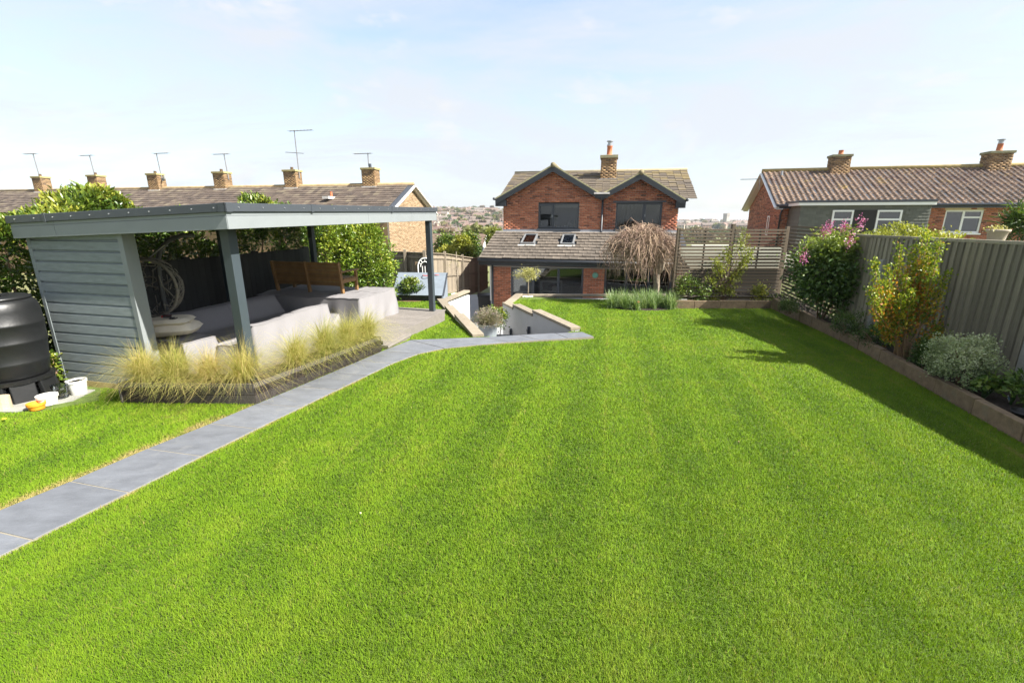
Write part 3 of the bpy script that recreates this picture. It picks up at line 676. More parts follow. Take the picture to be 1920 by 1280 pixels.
B((WU-.02, WV0-.3, -.02), (WU+.06, WV1+.02, .088)).build('plinth_board', mat('new_sawn_plinth', (.40, .30, .13), .8, .2, 8, .3), pgl)
B((WU+.19, WV1-.0, .05), (1.25, WV1+.05, 2.25)).build('side_wall', m_shed, pgl)
for i in range(15):
    z0 = .12+i*.142; B((WU+.2, WV1-.028, z0), (1.25, WV1-.003, z0+.136)).build('inner_board', m_cedar, pgl, bevel=.004)
# decking
dk = pfe('decking', 0, 0, 0, 'low grey composite deck under the shelter', 'decking'); dk['kind'] = 'structure'
u = .30
while u < 6.08:
    v0 = .42 if u < 3.0 else -.12
    B((u, v0, .125), (u+.138, 3.62, .150)).build('deck_board', m_deck, dk, bevel=.003); u += .1435
B((6.05, -.135, .0), (6.075, 3.62, .146)).build('deck_fascia', m_deck, dk); B((3.0, -.138, -.1), (6.05, -.118, .146)).build('deck_fascia', m_deck, dk)
B((.32, .44, -.02), (6.04, 3.6, .124)).build('deck_frame', m_black, dk)
for i in range(3): B((2.97, -.24+i*.11-.02, .03), (3.93-i*.02, -.135+i*.11-.02, .075)).build('step_board', m_deck, dk, bevel=.003)
B((2.98, -.235, -.03), (3.92, .1, .029)).build('step_riser', m_deck, dk)
# ---------------------------------------------------------------- planter with feather grass
pl_root = empty('grass_planter', (-3.4, 5.7, 0), label='long dark composite planter bent round the shelter corner beside the path', cat='planter')
pts = [Vector(p) for p in planter_poly]; ZP = .29
for k, (p, q) in enumerate(zip(pts, pts[1:]+pts[:1])):
    L = (q-p).length; d = (q-p)/L; n = Vector((-d.y, d.x))*.035
    for j in range(2):
        z0 = -.02+j*.155; c = [p, q, q+n, p+n]
        MB().prism([(a.x+3.4*0, a.y) for a in c], z0, z0+.152).build('planter_board', m_planter, pl_root, bevel=.003)
MB().prism([tuple(p) for p in pts], 0, .23).build('soil', m_soil, pl_root)
for o in pl_root.children: o.matrix_parent_inverse = Matrix.Translation(pl_root.location).inverted()
m_stipa = leafmat('feather_grass', [(0, (.20, .25, .045)), (.35, (.42, .41, .11)), (.7, (.56, .48, .18)), (1, (.62, .45, .22))], .6, .45, .2, upn=.35)
sp = [(-5.0, 5.92, 1.0, .55, 'at the left end of the planter by the boarded wall'), (-4.55, 5.90, 1.0, .38, 'second from the left in the planter'), (-4.12, 5.92, .85, .72, 'third from the left, low and straw-coloured'),
      (-3.66, 5.93, 1.1, .52, 'tall, on the planter corner in front of the post'), (-3.26, 6.62, 1.0, .45, 'just behind the planter corner along the path'), (-3.04, 7.18, 1.15, .33, 'tall and greenish halfway along the path side'),
      (-2.84, 7.68, 1.05, .40, 'second from the far end beside the path'), (-2.66, 8.12, 1.05, .36, 'at the far end of the planter by the step')]
for i, (x, y, s, tn, where) in enumerate(sp):
    r = np.random.default_rng(50+i); n = 1500; a = r.random(n)*2*math.pi; tilt = np.minimum(np.abs(r.normal(.34, .34, n)), 1.05)
    base = np.stack([r.normal(0, .035, n), r.normal(0, .035, n), np.zeros(n)], 1); wind = np.array([.10, -.10, 0])
    D = np.stack([np.cos(a)*np.sin(tilt), np.sin(a)*np.sin(tilt), np.cos(tilt)], 1)+wind
    ln = s*r.uniform(.40, .92, n); v, f, k = blades(n, base, D, ln, .0042*np.ones(n), r.uniform(.35, 1.15, n)*(.6+.5*tilt), 6)
    v[:, 2] = np.maximum(v[:, 2], np.where(r.random(n) < .10, r.uniform(-.12, .0, n), r.uniform(.02, .14, n)).repeat(14))
    t = np.clip(r.normal(tn, .27, n), 0, 1)
    o = link('feather_grass_tuft', np_mesh('feather_grass_tuft', v, f, m_stipa, {'tone': np.repeat(t, k)}), None, Matrix.Translation((x, y, .22)))
    tag(o, 'golden feather grass tuft '+where, 'grass tuft', 'feather grass tufts in the planter')
# ---------------------------------------------------------------- covered furniture
def cover(name, u0, u1, v0, v1, hf, label, cat='furniture cover', group='covered garden furniture', flare=.05, seed=1, z0=.152):
    nu = int((u1-u0)/.045)+1; nv = int((v1-v0)/.045)+1; U, V = np.meshgrid(np.linspace(u0, u1, nu), np.linspace(v0, v1, nv), indexing='ij')
    H = np.vectorize(hf)(U, V); q = np.stack([U.ravel(), V.ravel(), 0*U.ravel()+seed], 1)
    H = H+.035*(vnoise(q, 3.2, seed).reshape(nu, nv)-.5)+.03*np.abs(vnoise(q*np.array([1, 2.2, 1]), 4.5, seed+5).reshape(nu, nv)-.5)+.003*(vnoise(q, 11, seed+1).reshape(nu, nv)-.5)
    v = [(a, b, c) for a, b, c in zip(U.ravel(), V.ravel(), H.ravel())]; idx = np.arange(nu*nv).reshape(nu, nv); f = []
    for i in range(nu-1):
        for j in range(nv-1): f.append((idx[i, j], idx[i+1, j], idx[i+1, j+1], idx[i, j+1]))
    ring = [(i, 0) for i in range(nu)]+[(nu-1, j) for j in range(1, nv)]+[(i, nv-1) for i in range(nu-2, -1, -1)]+[(0, j) for j in range(nv-2, 0, -1)]
    prev = []
    for i, j in ring: v.append((U[i, j], V[i, j], H[i, j])); prev.append(len(v)-1)
    R_ = len(ring); rows_ = 5
    for k in range(1, rows_+1):
        cur = []
        for m_, (i, j) in enumerate(ring):
            a, b, c = U[i, j], V[i, j], H[i, j]; t = k/rows_; w = .012*math.sin(m_*.75+seed)*t+.035*math.sin(m_*.23+seed*2)*t*t+.02*math.sin(m_*.55+4*t+seed)*t
            ou = (1 if i == nu-1 else -1 if i == 0 else 0); ov = (1 if j == nv-1 else -1 if j == 0 else 0)
            v.append((a+ou*(flare*t+w), b+ov*(flare*t+w), c+(z0-c)*t)); cur.append(len(v)-1)
        for m_ in range(R_):
            n_ = (m_+1) % R_; f.append((prev[n_], prev[m_], cur[m_], cur[n_]))
        prev = cur
    o = MB().add([(a-u0, b-v0, c-z0) for a, b, c in v], f).build(name, m_cover, None, smooth=True)
    o.location = PF.w(u0, v0, z0); o.rotation_euler = (0, 0, PA); tag(o, label, cat, group)
    MB().tube([(U[i, j]-u0, V[i, j]-v0, H[i, j]-z0+.002) for i, j in ring]+[(U[0, 0]-u0, V[0, 0]-v0, H[0, 0]-z0+.002)], .007, 5).build('piping', m_cover, o)
    if (u1-u0) > 1.0: MB().tube([(U[nu//2, j]-u0, V[nu//2, j]-v0, H[nu//2, j]-z0+.003) for j in range(nv)], .005, 4).build('seam', m_cover, o)
    return o
def hs(v, vb, sgn): d = (v-vb)*sgn; return .80 if d < .14 else max(.44, .80-(d-.14)*1.6) if d < .45 else .44
cover('sofa_cover', 1.15, 3.0, .98, 1.72, lambda u, v: hs(v, .98, 1)+.02*math.sin(u*3), 'pale grey cover over the long sofa behind the path-side feather grass', seed=2)
cover('sofa_cover', 1.25, 3.75, 2.1, 2.98, lambda u, v: hs(v, 2.98, -1), 'grey cover over the shaded sofa along the dark back fence', seed=3)
cover('sofa_cover', 3.0, 3.78, 1.3, 2.15, lambda u, v: .43-.10*max(0, 1-((u-3.4)/.4)**2), 'sagging grey cover over the seat joining the two sofas', seed=4)
cover('armchair_cover', .62, 1.2, 1.78, 2.72, lambda u, v: .60-.06*abs(v-2.2), 'pale grey cover over the low seat by the boarded wall, holding a cushion', seed=5)
cover('table_cover', 3.92, 5.45, .88, 3.45, lambda u, v: .76-.05*max(0, .35-(u-3.92))-.03*math.exp(-((v-2.2)/.3)**2), 'large pale grey cover over the table that carries the wooden bench', seed=6, flare=.03)
# cushion with printed marks
cu = pfe('cushion', .92, 2.3, .74, 'cream cushion with red and black print lying on the covered seat', 'cushion', rz=.5)
def pillow(w, d, h, m, parent, name, n=14, z=0):
    v = []; f = []
    for sgn in (1, -1):
        for i in range(n+1):
            for j in range(n+1):
                x = -1+2*i/n; y = -1+2*j/n; e = max(0, (1-x**4)*(1-y**4))**.5
                v.append((x*w/2*(1-.06*y*y), y*d/2*(1-.06*x*x), z+sgn*h/2*e+.01*math.sin(5*x+3*y)*e))
    m1 = (n+1)**2
    for s in (0, 1):
        for i in range(n):
            for j in range(n):
                a = s*m1+i*(n+1)+j; q = (a, a+n+1, a+n+2, a+1); f.append(q if s == 0 else q[::-1])
    return MB().add(v, f).build(name, m, parent, smooth=True)
m_cream = mat('cream_cotton', (.66, .60, .48), .9, .1, 10, .2, 50); m_redp = mat('red_print', (.45, .03, .03), .9, .1, 9, 0); m_blkp = mat('black_print', (.03, .025, .025), .9, .1, 9, 0)
pillow(.55, .78, .20, m_cream, cu, 'pad'); pillow(.5, .62, .12, m_cream, cu, 'pad', z=.12)
def stroke(pts, m, w=.017): MB().tube(pts, w, 5).build('print_mark', m, cu)
zc = .188
stroke([(.08+.06*math.cos(a), .05+.05*math.sin(a), zc) for a in np.linspace(.8, 5.2, 12)], m_blkp); stroke([(-.03, -.05, zc+.004), (-.03, .08, zc+.004)], m_redp, .016); stroke([(-.05, -.06, zc+.004), (-.05, .05, zc+.004)], m_blkp)
stroke([(-.14+.045*math.cos(a), -.12+.045*math.sin(a), zc-.012) for a in np.linspace(0, 5, 10)], m_blkp); stroke([(-.2, .16, zc-.03), (-.14, .2, zc-.03), (-.19, .26, zc-.05)], m_redp, .03)
# bench standing on the covered table
bn = pfe('wooden_bench', 4.42, 1.57, .765, 'two-seat wooden garden bench set on the covered table, its back to the lawn', 'bench')
for k, vv in enumerate((.03, .88, 1.73)):
    MB().add([(a, vv-.025+b, c) for a, b, c in ((-.02, 0, 0), (.06, 0, 0), (-.05, 0, .70), (-.11, 0, .68), (-.02, .05, 0), (.06, .05, 0), (-.05, .05, .70), (-.11, .05, .68))], [(0,1,2,3),(7,6,5,4),(1,5,6,2),(4,0,3,7),(3,2,6,7),(0,4,5,1)]).build('back_post', m_bench, bn, bevel=.004)
for i in range(6):
    z = .16+i*.088; x = .05-z*.155; MB().add([(x, .0, z), (x+.022, .0, z+.003), (x+.009, 0, z+.084), (x-.013, 0, z+.081), (x, 1.76, z), (x+.022, 1.76, z+.003), (x+.009, 1.76, z+.084), (x-.013, 1.76, z+.081)], [(0,1,2,3),(7,6,5,4),(1,5,6,2),(4,0,3,7),(3,2,6,7),(0,4,5,1)]).build('back_slat', m_bench, bn, bevel=.003)
for i in range(5): B((.09+i*.1, .02, .30), (.18+i*.1, 1.74, .325)).build('seat_slat', m_bench, bn, bevel=.003)
for vv in (.0, 1.70):
    B((.54, vv, 0), (.60, vv+.06, .46)).build('leg', m_bench, bn, bevel=.004); B((-.06, vv-.02, .46), (.66, vv+.08, .49)).build('arm_rest', m_bench, bn, bevel=.004); B((.0, vv+.01, .22), (.58, vv+.05, .30)).build('side_rail', m_bench, bn, bevel=.004)
# hanging egg chair
eg = empty('hanging_egg_chair', AT(330, 668, 7.35).to_2d().to_3d()+Vector((0, 0, .15)), label='woven grey egg chair on a curved pole inside the shelter', cat='egg chair')
eo = eg.location; PP = [AT(330, 668, 7.35), AT(318, 610, 7.35), AT(306, 560, 7.35), AT(299, 520, 7.35), AT(296, 490, 7.35), AT(301, 466, 7.35), AT(318, 449, 7.36), AT(342, 441, 7.4), AT(364, 441, 7.45)]
MB().tube([p-eo for p in PP], [.042, .04, .038, .036, .034, .034, .034, .034, .034], 12).build('stand_pole', mat('grey_steel_tube', (.075, .078, .082), .4, .1, 6, .02), eg, smooth=True)
MB().tube([(.55*math.cos(a), .32*math.sin(a), .03) for a in np.linspace(0, 2*math.pi, 28)], .025, 8).build('stand_base', m_post, eg, smooth=True)
ec = AT(284, 538, 7.25)-eo; rr_ = np.random.default_rng(5); m_rat = mat('grey_rattan', (.20, .18, .15), .8, .25, 30, .3)
bk = empty('basket', ec); bk.parent = eg
MB().tube([(.40*math.cos(a)*.95+.10, -.16+.05*math.cos(a), .44*math.sin(a)) for a in np.linspace(0, 2*math.pi, 40)], .022, 8).build('rim', m_rat, bk, smooth=True)
wv = MB()
for i in range(190):
    a0 = rr_.uniform(0, 2*math.pi); b0 = rr_.uniform(-1.2, 1.3); da = rr_.uniform(-.9, .9); db = rr_.uniform(-.8, .8); pp = []
    for t in np.linspace(-.5, .5, 6):
        a = a0+da*t; b = b0+db*t; x, y, z = .43*math.cos(b)*math.cos(a), .40*math.cos(b)*math.sin(a), .46*math.sin(b)
        if y < -.26: pp = []; break
        pp.append((x, y, z))
    if pp: wv.tube(pp, .0075, 4)
o = wv.build('weave', m_rat, bk); o['kind'] = 'stuff'
MB().tube([(.05, 0, .45), tuple((PP[6]-eo)-ec-Vector((0, 0, .02)))], .008, 5).build('chain', m_steel, bk)
# dark fence behind the shelter
df = pfe('dark_back_fence', .9, 3.72, 0, 'near-black boarded fence behind the shelter', 'fence')
for i in range(38): B((i*.14, .0, 0), (i*.14+.134, .02+.006*(i % 2), 1.62+.01*random.random())).build('board', m_black, df)
for i in range(4): B((i*1.72, .03, 0), (i*1.75+.08, .11, 1.66)).build('fence_post', m_black, df)
# ================================================================ THE BRICK HOUSE
HPHI = R(12); h0 = AT(944, 430, 22.0); HF = Frame(h0.x, h0.y, PZ, -HPHI)
house = empty('brick_house', HF.o, -HPHI, 'red brick house with twin dark-edged gables, tiled lean-to and grey windows', 'house')
def hp(px, py, y=0.0): return HF.pick(px, py, y)
W1 = hp(1270, 420).x; SPL = hp(1129, 400).x
GY_ = -.32                                                    # gable edge boards stand out over the wall
pk1 = hp(1037, 309, GY_); le = hp(929, 372, GY_); va = hp(1128, 364, GY_); pk2 = hp(1203, 323, GY_); re = hp(1286, 374, GY_)
zl = hp(1000, 434).z                                           # top of lean-to on the wall
def gab(s, z, which):
    pass
def rake(pk, foot, s): return pk.z+(foot.z-pk.z)*(s-pk.x)/(foot.x-pk.x)
def top_at(s):
    if s < SPL: return rake(pk1, le, s) if s < pk1.x else rake(pk1, va, s)
    return rake(pk2, va, s) if s < pk2.x else rake(pk2, re, s)
w1a, w1b = hp(1009.5, 381), hp(1084.5, 431); w2a, w2b = hp(1156, 379), hp(1239, 431)
win1 = (w1a.x, w1b.x, w1b.z, w1a.z); win2 = (w2a.x, w2b.x, w2b.z, w2a.z)
def sub(iv, a, b):
    out = []
    for p, q in iv:
        if b <= p or a >= q: out.append((p, q)); continue
        if p < a: out.append((p, a))
        if q > b: out.append((b, q))
    return out
def iv_gable(pk, fl, fr, s0, s1, win):
    def f(z):
        a, b = s0, s1
        za = rake(pk, fl, s0)-.12; zb_ = rake(pk, fr, s1)-.12
        if z > za: a = max(a, pk.x+(fl.x-pk.x)*((z+.12)-pk.z)/(fl.z-pk.z))
        if z > zb_: b = min(b, pk.x+(fr.x-pk.x)*((z+.12)-pk.z)/(fr.z-pk.z))
        if b <= a: return []
        iv = [(a, b)]
        if win[2] < z < win[3]: iv = sub(iv, win[0], win[1])
        return iv
    return f
brick_wall(house, 'bricks', m_mortar, HF, 0, SPL-.02, zl-.3, pk1.z-.12, iv_gable(pk1, le, va, 0, SPL-.02, win1), m_brick, seed=4)
brick_wall(house, 'bricks', m_mortar, HF, SPL+.02, W1, zl-.3, pk2.z-.12, iv_gable(pk2, va, re, SPL+.02, W1, win2), m_brick2, seed=5, yf=.05)
# side and rear walls, floor slabs, rooms
B((0, .1, 0), (.1, 7.6, le.z-.2)).build('side_wall', m_brick1, house); B((W1-.1, .16, 0), (W1, 7.6, re.z-.2)).build('side_wall', m_brick1, house)
B((.1, 7.5, 0), (W1-.1, 7.6, le.z-.2)).build('rear_wall', m_room, house); B((.1, .1, zl-.75), (W1-.1, 7.5, zl-.55)).build('upper_floor', m_room, house)
B((.1, .15, win1[3]+.15), (W1-.1, 7.5, win1[3]+.22)).build('upper_ceiling', m_room, house); B((SPL-.05, .2, zl-.5), (SPL+.05, 7.5, win1[3]+.15)).build('room_partition', m_room, house)
B((.1, 3.9, zl-.5), (W1-.1, 4.0, win1[3]+.15)).build('room_back', m_dark, house)
def window(parent, x0, x1, z0, z1, y, splits, m_f, m_g, fr=.06, depth=.08, transom=None, sill=True, handle=None, lintel=None, name='window'):
    w = empty(name, (x0, y, z0)); w.parent = parent; W, H = x1-x0, z1-z0
    for a, b in (((0, 0, 0), (W, depth, fr)), ((0, 0, H-fr), (W, depth, H)), ((0, .001, fr), (fr, depth-.001, H-fr)), ((W-fr, .001, fr), (W, depth-.001, H-fr))): B(a, b).build('frame', m_f, w, bevel=.004)
    xs = [fr]+[s*W for s in splits]+[W-fr]
    for s in splits: B((s*W-fr*.6, .002, fr), (s*W+fr*.6, depth-.002, H-fr)).build('mullion', m_f, w, bevel=.004)
    for i, (a, b) in enumerate(zip(xs[:-1], xs[1:])):
        a += fr*.5 if i else 0; b -= fr*.5 if i < len(xs)-2 else 0
        if transom and i in transom:
            zt_ = H*transom[i]; B((a, .003, zt_-fr*.5), (b, depth-.003, zt_+fr*.5)).build('transom', m_f, w)
            B((a, .035, fr), (b, .043, zt_-fr*.5)).build('pane', m_g, w); B((a, .035, zt_+fr*.5), (b, .043, H-fr)).build('pane', m_g, w)
        else: B((a, .035, fr), (b, .043, H-fr)).build('pane', m_g, w)
    if sill: B((-.05, -.09, -.07), (W+.05, depth, -.003)).build('sill', m_f, w, bevel=.004)
    return w
wA = window(house, *win1[:2], win1[2]+.06, win1[3], .06, [.37], m_anth, m_glass, .065)
wB = window(house, *win2[:2], win2[2]+.06, win2[3]-.03, .10, [.60], m_anth, m_glass, .065)
B((win2[0]-.14, -.0, win2[3]-.03), (win2[1]+.14, .10, win2[3]+.05)).build('lintel', m_anth, house)
for wx in (win1, win2):                    # opening casement in front of the frame
    x0 = wx[0]+.03 if wx is win1 else wx[0]+(wx[1]-wx[0])*.62; x1 = wx[0]+(wx[1]-wx[0])*.36 if wx is win1 else wx[1]-.03; yb = .035 if wx is win1 else .075
    z0, z1 = wx[2]+.10, wx[3]-.06; c = empty('casement', (x0, yb, z0)); c.parent = house; W, H = x1-x0, z1-z0
    for a, b in (((0, 0, 0), (W, .05, .055)), ((0, 0, H-.055), (W, .05, H)), ((0, .001, .055), (.055, .049, H-.055)), ((W-.055, .001, .055), (W, .049, H-.055))): B(a, b).build('frame', m_anth, c, bevel=.003)
    hx = W-.03 if wx is win1 else .03; B((hx-.012, -.03, H*.45), (hx+.012, .0, H*.55)).build('handle', m_steel, c)
B((win1[0]+(win1[1]-win1[0])*.41, .12, win1[3]-.20), (win1[1]-.06, .14, win1[3]-.05)).build('roller_blind', m_room, house)
# things on the window ledges
rb = np.random.default_rng(9)
for i in range(7):
    x = win1[0]+(win1[1]-win1[0])*(.43+.075*i); hgt = rb.uniform(.06, .14) if i < 4 else rb.uniform(.18, .36)
    p = HF.w(x, .24, win1[2]+.065); b = MB().lathe([(.001, 0), (.035, 0), (.04, hgt*.5), (.018, hgt*.8), (.022, hgt), (.001, hgt)], 10).build('ornament', m_wpl if i % 2 else mat('ornament_%d' % i, ((.5, .35, .15), (.3, .3, .32), (.45, .42, .38))[i % 3], .4, .1, 8, 0), None, Matrix.Translation(p), True)
    tag(b, ('short', 'tall')[i > 3]+' ornament, '+('first', 'second', 'third', 'fourth', 'fifth', 'sixth', 'last')[i]+' from the left on the upper left window ledge', 'ornament', 'ornaments on the upper window ledge')
B((win1[0]-.1, .16, win1[2]-.02), (win1[1]+.1, .42, win1[2]+.06)).build('inner_ledge', m_room, house)
cur = MB()
for i in range(12):
    t = i/11; cur.add([(win2[0]+.1+.45*t, .30+.03*math.sin(i*2), win2[2]+.05), (win2[0]+.14+.45*t, .30+.03*math.sin(i*2+1), win2[2]+.05), (win2[0]+.34+.62*t, .30+.03*math.sin(i*2+1), win2[3]), (win2[0]+.30+.62*t, .30+.03*math.sin(i*2), win2[3])], [(0,1,2,3)])
cur.build('curtain', mat('grey_curtain', (.12, .12, .125), .9, .1, 6, 0), house)
# lead strip above the lean-to, dark sill bands
B((-.01, -.035, zl-.02), (W1+.01, -.016, zl+.10)).build('flashing', m_lead, house); B((win1[0]-.08, -.05, win1[2]-.06), (win1[1]+.08, .0, win1[2]-.012)).build('sill_band', m_anth, house); B((win2[0]-.08, -.05, win2[2]-.06), (win2[1]+.08, .05, win2[2]-.012)).build('sill_band', m_anth, house)
# gable roofs: edge boards, mossy verge, slopes running back into the main roof
RB = 3.9
def gable_roof(pk, fl, fr):
    rf = empty('gable_roof', (pk.x, GY_, pk.z)); rf.parent = house
    for foot in (fl, fr):
        d = Vector((foot.x-pk.x, 0, foot.z-pk.z)); L = d.length; d.normalize(); n = Vector((d.z, 0, -d.x)); n = n if n.z > 0 else -n
        k = Vector((0, 0, -1))
        p, q = Vector((0, 0, 0)), d*L
        bd = .23
        MB().add([p-n*.03, q-n*.03, q-n*.03+Vector((0, 0, -bd)), p-n*.03+Vector((0, 0, -bd*1.05))]+[x+Vector((0, .03, 0)) for x in (p-n*.03, q-n*.03, q-n*.03+Vector((0, 0, -bd)), p-n*.03+Vector((0, 0, -bd*1.05)))], [(0,1,2,3),(7,6,5,4),(0,4,5,1),(1,5,6,2),(2,6,7,3),(3,7,4,0)]).build('barge_board', m_barge, rf)
        MB().add([p-n*.028, q-n*.028, q+n*.028, p+n*.028]+[x+Vector((0, .22, 0)) for x in (p-n*.028, q-n*.028, q+n*.028, p+n*.028)], [(0,1,2,3),(7,6,5,4),(0,4,5,1),(1,5,6,2),(2,6,7,3),(3,7,4,0)]).build('verge', mat('mossy_verge_mortar', (.36, .33, .19), .9, .3, 7, .5, 30), rf)
        MB().add([p-n*.05+Vector((0, .02, 0)), q-n*.05+Vector((0, .02, 0)), q-n*.05+Vector((0, RB, 0)), p-n*.05+Vector((0, RB, 0)), p-n*.02+Vector((0, .02, 0)), q-n*.02+Vector((0, .02, 0)), q-n*.02+Vector((0, RB, 0)), p-n*.02+Vector((0, RB, 0))], [(3,2,1,0),(4,5,6,7),(0,1,5,4),(1,2,6,5),(2,3,7,6),(3,0,4,7)]).build('roof_slope', m_anth, rf)
        u = Vector((0, 1, 0)) if d.x < 0 else Vector((0, -1, 0)); O = (q if d.x < 0 else q+Vector((0, RB, 0)))-n*.018
        u = Vector((0, -1, 0)) if d.x < 0 else Vector((0, 1, 0)); O = (q+Vector((0, RB, 0)) if d.x < 0 else q)-n*.018
        roof_tiles(rf, O, u, -d, RB, L, .33, .29, .022, m_tile_m, m_tile_m, indiv=0, moss=lambda s, q: .1)
    MB().tube([(0, -.02, -.0), (0, RB, -.0)], .11, 12).build('ridge_tile', mat('ridge', (.20, .17, .10), .9, .25, 7, .4), rf, smooth=True)
    foot = fl if fl.z < fr.z else fr
    return rf
gable_roof(pk1, le, va); gable_roof(pk2, va, re)
for e, sg in ((le, -1), (re, 1)):                                 # boxed eaves at the outer corners
    xs = (e.x-.02, .18) if sg < 0 else (W1-.16, e.x+.02)
    B((xs[0], GY_+.035, e.z-.34), (xs[1], .0, e.z-.06)).build('eaves_box', m_barge, house)
MB().tube([(le.x-.06, GY_-.05, le.z-.02), (le.x-.06, 3.5, le.z-.02)], .06, 10).build('gutter', m_barge, house, smooth=True); MB().tube([(re.x+.06, GY_-.05, re.z-.02), (re.x+.06, 3.5, re.z-.02)], .06, 10).build('gutter', m_barge, house, smooth=True)
B((va.x-.27, GY_-.02, va.z-.16), (va.x+.27, .05, va.z+.0)).build('hopper', m_barge, house, bevel=.01); B((va.x-.32, GY_-.10, va.z+.0), (va.x+.34, .5, va.z+.07)).build('valley_lead', m_leadw, house)
MB().tube([(SPL, -.07, va.z-.1), (SPL, -.07, zl+.08), (SPL, -.16, zl-.02)], .04, 10).build('downpipe', m_anth, house, smooth=True)
# main roof behind
rdg = hp(1120, 323, 3.8); rl = hp(982, 324, 3.8).x; rr2 = hp(1280, 323, 3.8).x
ez = re.z-.02; O = Vector((rl-.45, -.25, ez)); vdir = Vector((0, 4.05, rdg.z-ez)); Ls = vdir.length
mr = empty('main_roof', (0, 0, 0)); mr.parent = house
B((0, Ls*.115, 0), (rr2-rl+.62, Ls, .03), Matrix.Translation(O) @ Matrix((( 1, 0, 0, 0), (0, vdir.y/Ls, -vdir.z/Ls, 0), (0, vdir.z/Ls, vdir.y/Ls, 0), (0, 0, 0, 1)))).build('roof_slope', m_anth, mr)
def under(s, q):                                                   # leave out what lies below the gable roofs
    x = O.x+s; z = O.z+vdir.z/Ls*q; g = top_at(min(max(x, le.x), re.x)) if le.x < x < re.x else -9
    return g-.05 > z
roof_tiles(mr, O+Vector((0, 0, .035)), (1, 0, 0), vdir, rr2-rl+.62, Ls, .33, .27, .024, m_tile_m, m_tile_m, indiv=0, skip=under, moss=lambda s, q: .26*(s > 6.7)*(q > 2.2)+.10*(q > 3.2))
B((0, 0, 0), (rr2-rl+.62, Ls, .03), Matrix.Translation(Vector((O.x, 2*3.8+.25, ez))) @ Matrix(((1, 0, 0, 0), (0, -vdir.y/Ls, vdir.z/Ls, 0), (0, vdir.z/Ls, vdir.y/Ls, 0), (0, 0, 0, 1)))).build('roof_slope', m_anth, mr)
MB().tube([(O.x-.02, 3.8, rdg.z+.02), (rr2+.2, 3.8, rdg.z+.02)], .10, 12).build('ridge_tile', mat('ridge_main', (.24, .2, .12), .9, .3, 5, .4), mr, smooth=True)
ca, cb = hp(1128, 290, 2.5), hp(1154.5, 337, 2.5)
ch = empty('chimney', (ca.x, 2.5, cb.z)); ch.parent = house; cw = cb.x-ca.x; chh = ca.z-cb.z
brick_stack(ch, 0, cw, 0, cw*1.05, -.5, chh-.16, m_brickd, 8); B((-.06, -.06, chh-.16), (cw+.06, cw*1.05+.06, chh-.02)).build('cap', mat('mossy_concrete', (.27, .25, .15), .9, .25, 8, .4), ch, bevel=.01)
B((-.05, -.06, -.12), (cw+.05, -.014, .06)).build('lead_apron', m_lead, ch); B((-.14, -.10, -.14), (-.015, cw*.8, .02)).build('soaker', m_leadw, ch); B((cw+.015, -.10, -.14), (cw+.14, cw*.8, .02)).build('soaker', m_leadw, ch)
MB().lathe([(.16, -.02), (.13, 0), (.12, .36), (.135, .38), (.135, .42), (.001, .42)], 16, (cw/2, cw/2, chh)).build('chimney_pot', m_terra, ch, smooth=True)
MB().lathe([(.14, .42), (.14, .48), (.001, .48)], 14, (cw/2, cw/2, chh)).build('cowl', m_steel, ch); MB().lathe([(.10, .48), (.10, .60), (.15, .61), (.15, .65), (.001, .67)], 14, (cw/2, cw/2, chh)).build('cowl_cap', m_steel, ch)
# ---------------------------------------------------------------- lean-to
EY = -2.75; ev = EY-.30; e_l = hp(905, 486, ev); e_r = hp(1127, 489, ev); tl = hp(938, 436, 0)
ezv = (e_l.z+e_r.z)/2; LX0 = e_l.x+.0; LX1 = W1+.25
lean = empty('lean_to', (0, 0, 0)); lean.parent = house
vd = Vector((0, -ev, zl-.03-ezv)); LL = vd.length; O = Vector((min(LX0, -.35), ev, ezv))
Mx = Matrix(((1, 0, 0, 0), (0, vd.y/LL, -vd.z/LL, 0), (0, vd.z/LL, vd.y/LL, 0), (0, 0, 0, 1)))
B((0, .04, -.05), (LX1-O.x, LL, -.0), Matrix.Translation(O) @ Mx).build('roof_slope', m_anth, lean)
def on_roof(px, py):                                                # where a sight line meets the lean-to slope, in slope coordinates
    o = HF.i @ Vector((0, 0, CAM_H)); d = HF.i.to_3x3() @ ray(px, py); n = Vector((0, -vd.z, vd.y)); t = (O-o).dot(n)/d.dot(n); p = o+d*t-O
    return p.x, (p.y*vd.y+p.z*vd.z)/LL
sk = [[on_roof(*p) for p in q] for q in (((975.5, 460.5), (1001.7, 460.5), (1009, 443), (984, 443)), ((1048.7, 461.6), (1075, 461.6), (1080.5, 444), (1056.4, 444)))]
skb = []
for q in sk:
    cx = sum(p[0] for p in q)/4; w = (q[1][0]-q[0][0]+q[2][0]-q[3][0])/4; ya = (q[0][1]+q[1][1])/2; yb = (q[2][1]+q[3][1])/2; skb.append((cx-w, cx+w, ya, yb))
def hole(s, q): return any(a-.02 < s < b+.02 and c-.06 < q < d+.02 for a, b, c, d in skb)
TW = .335; tl_ = LL/10.0
roof_tiles(lean, O, (1, 0, 0), vd, LX1-O.x, LL, TW, tl_, .036, m_tile_b, m_tile_m, indiv=300, skip=hole, stag=True)
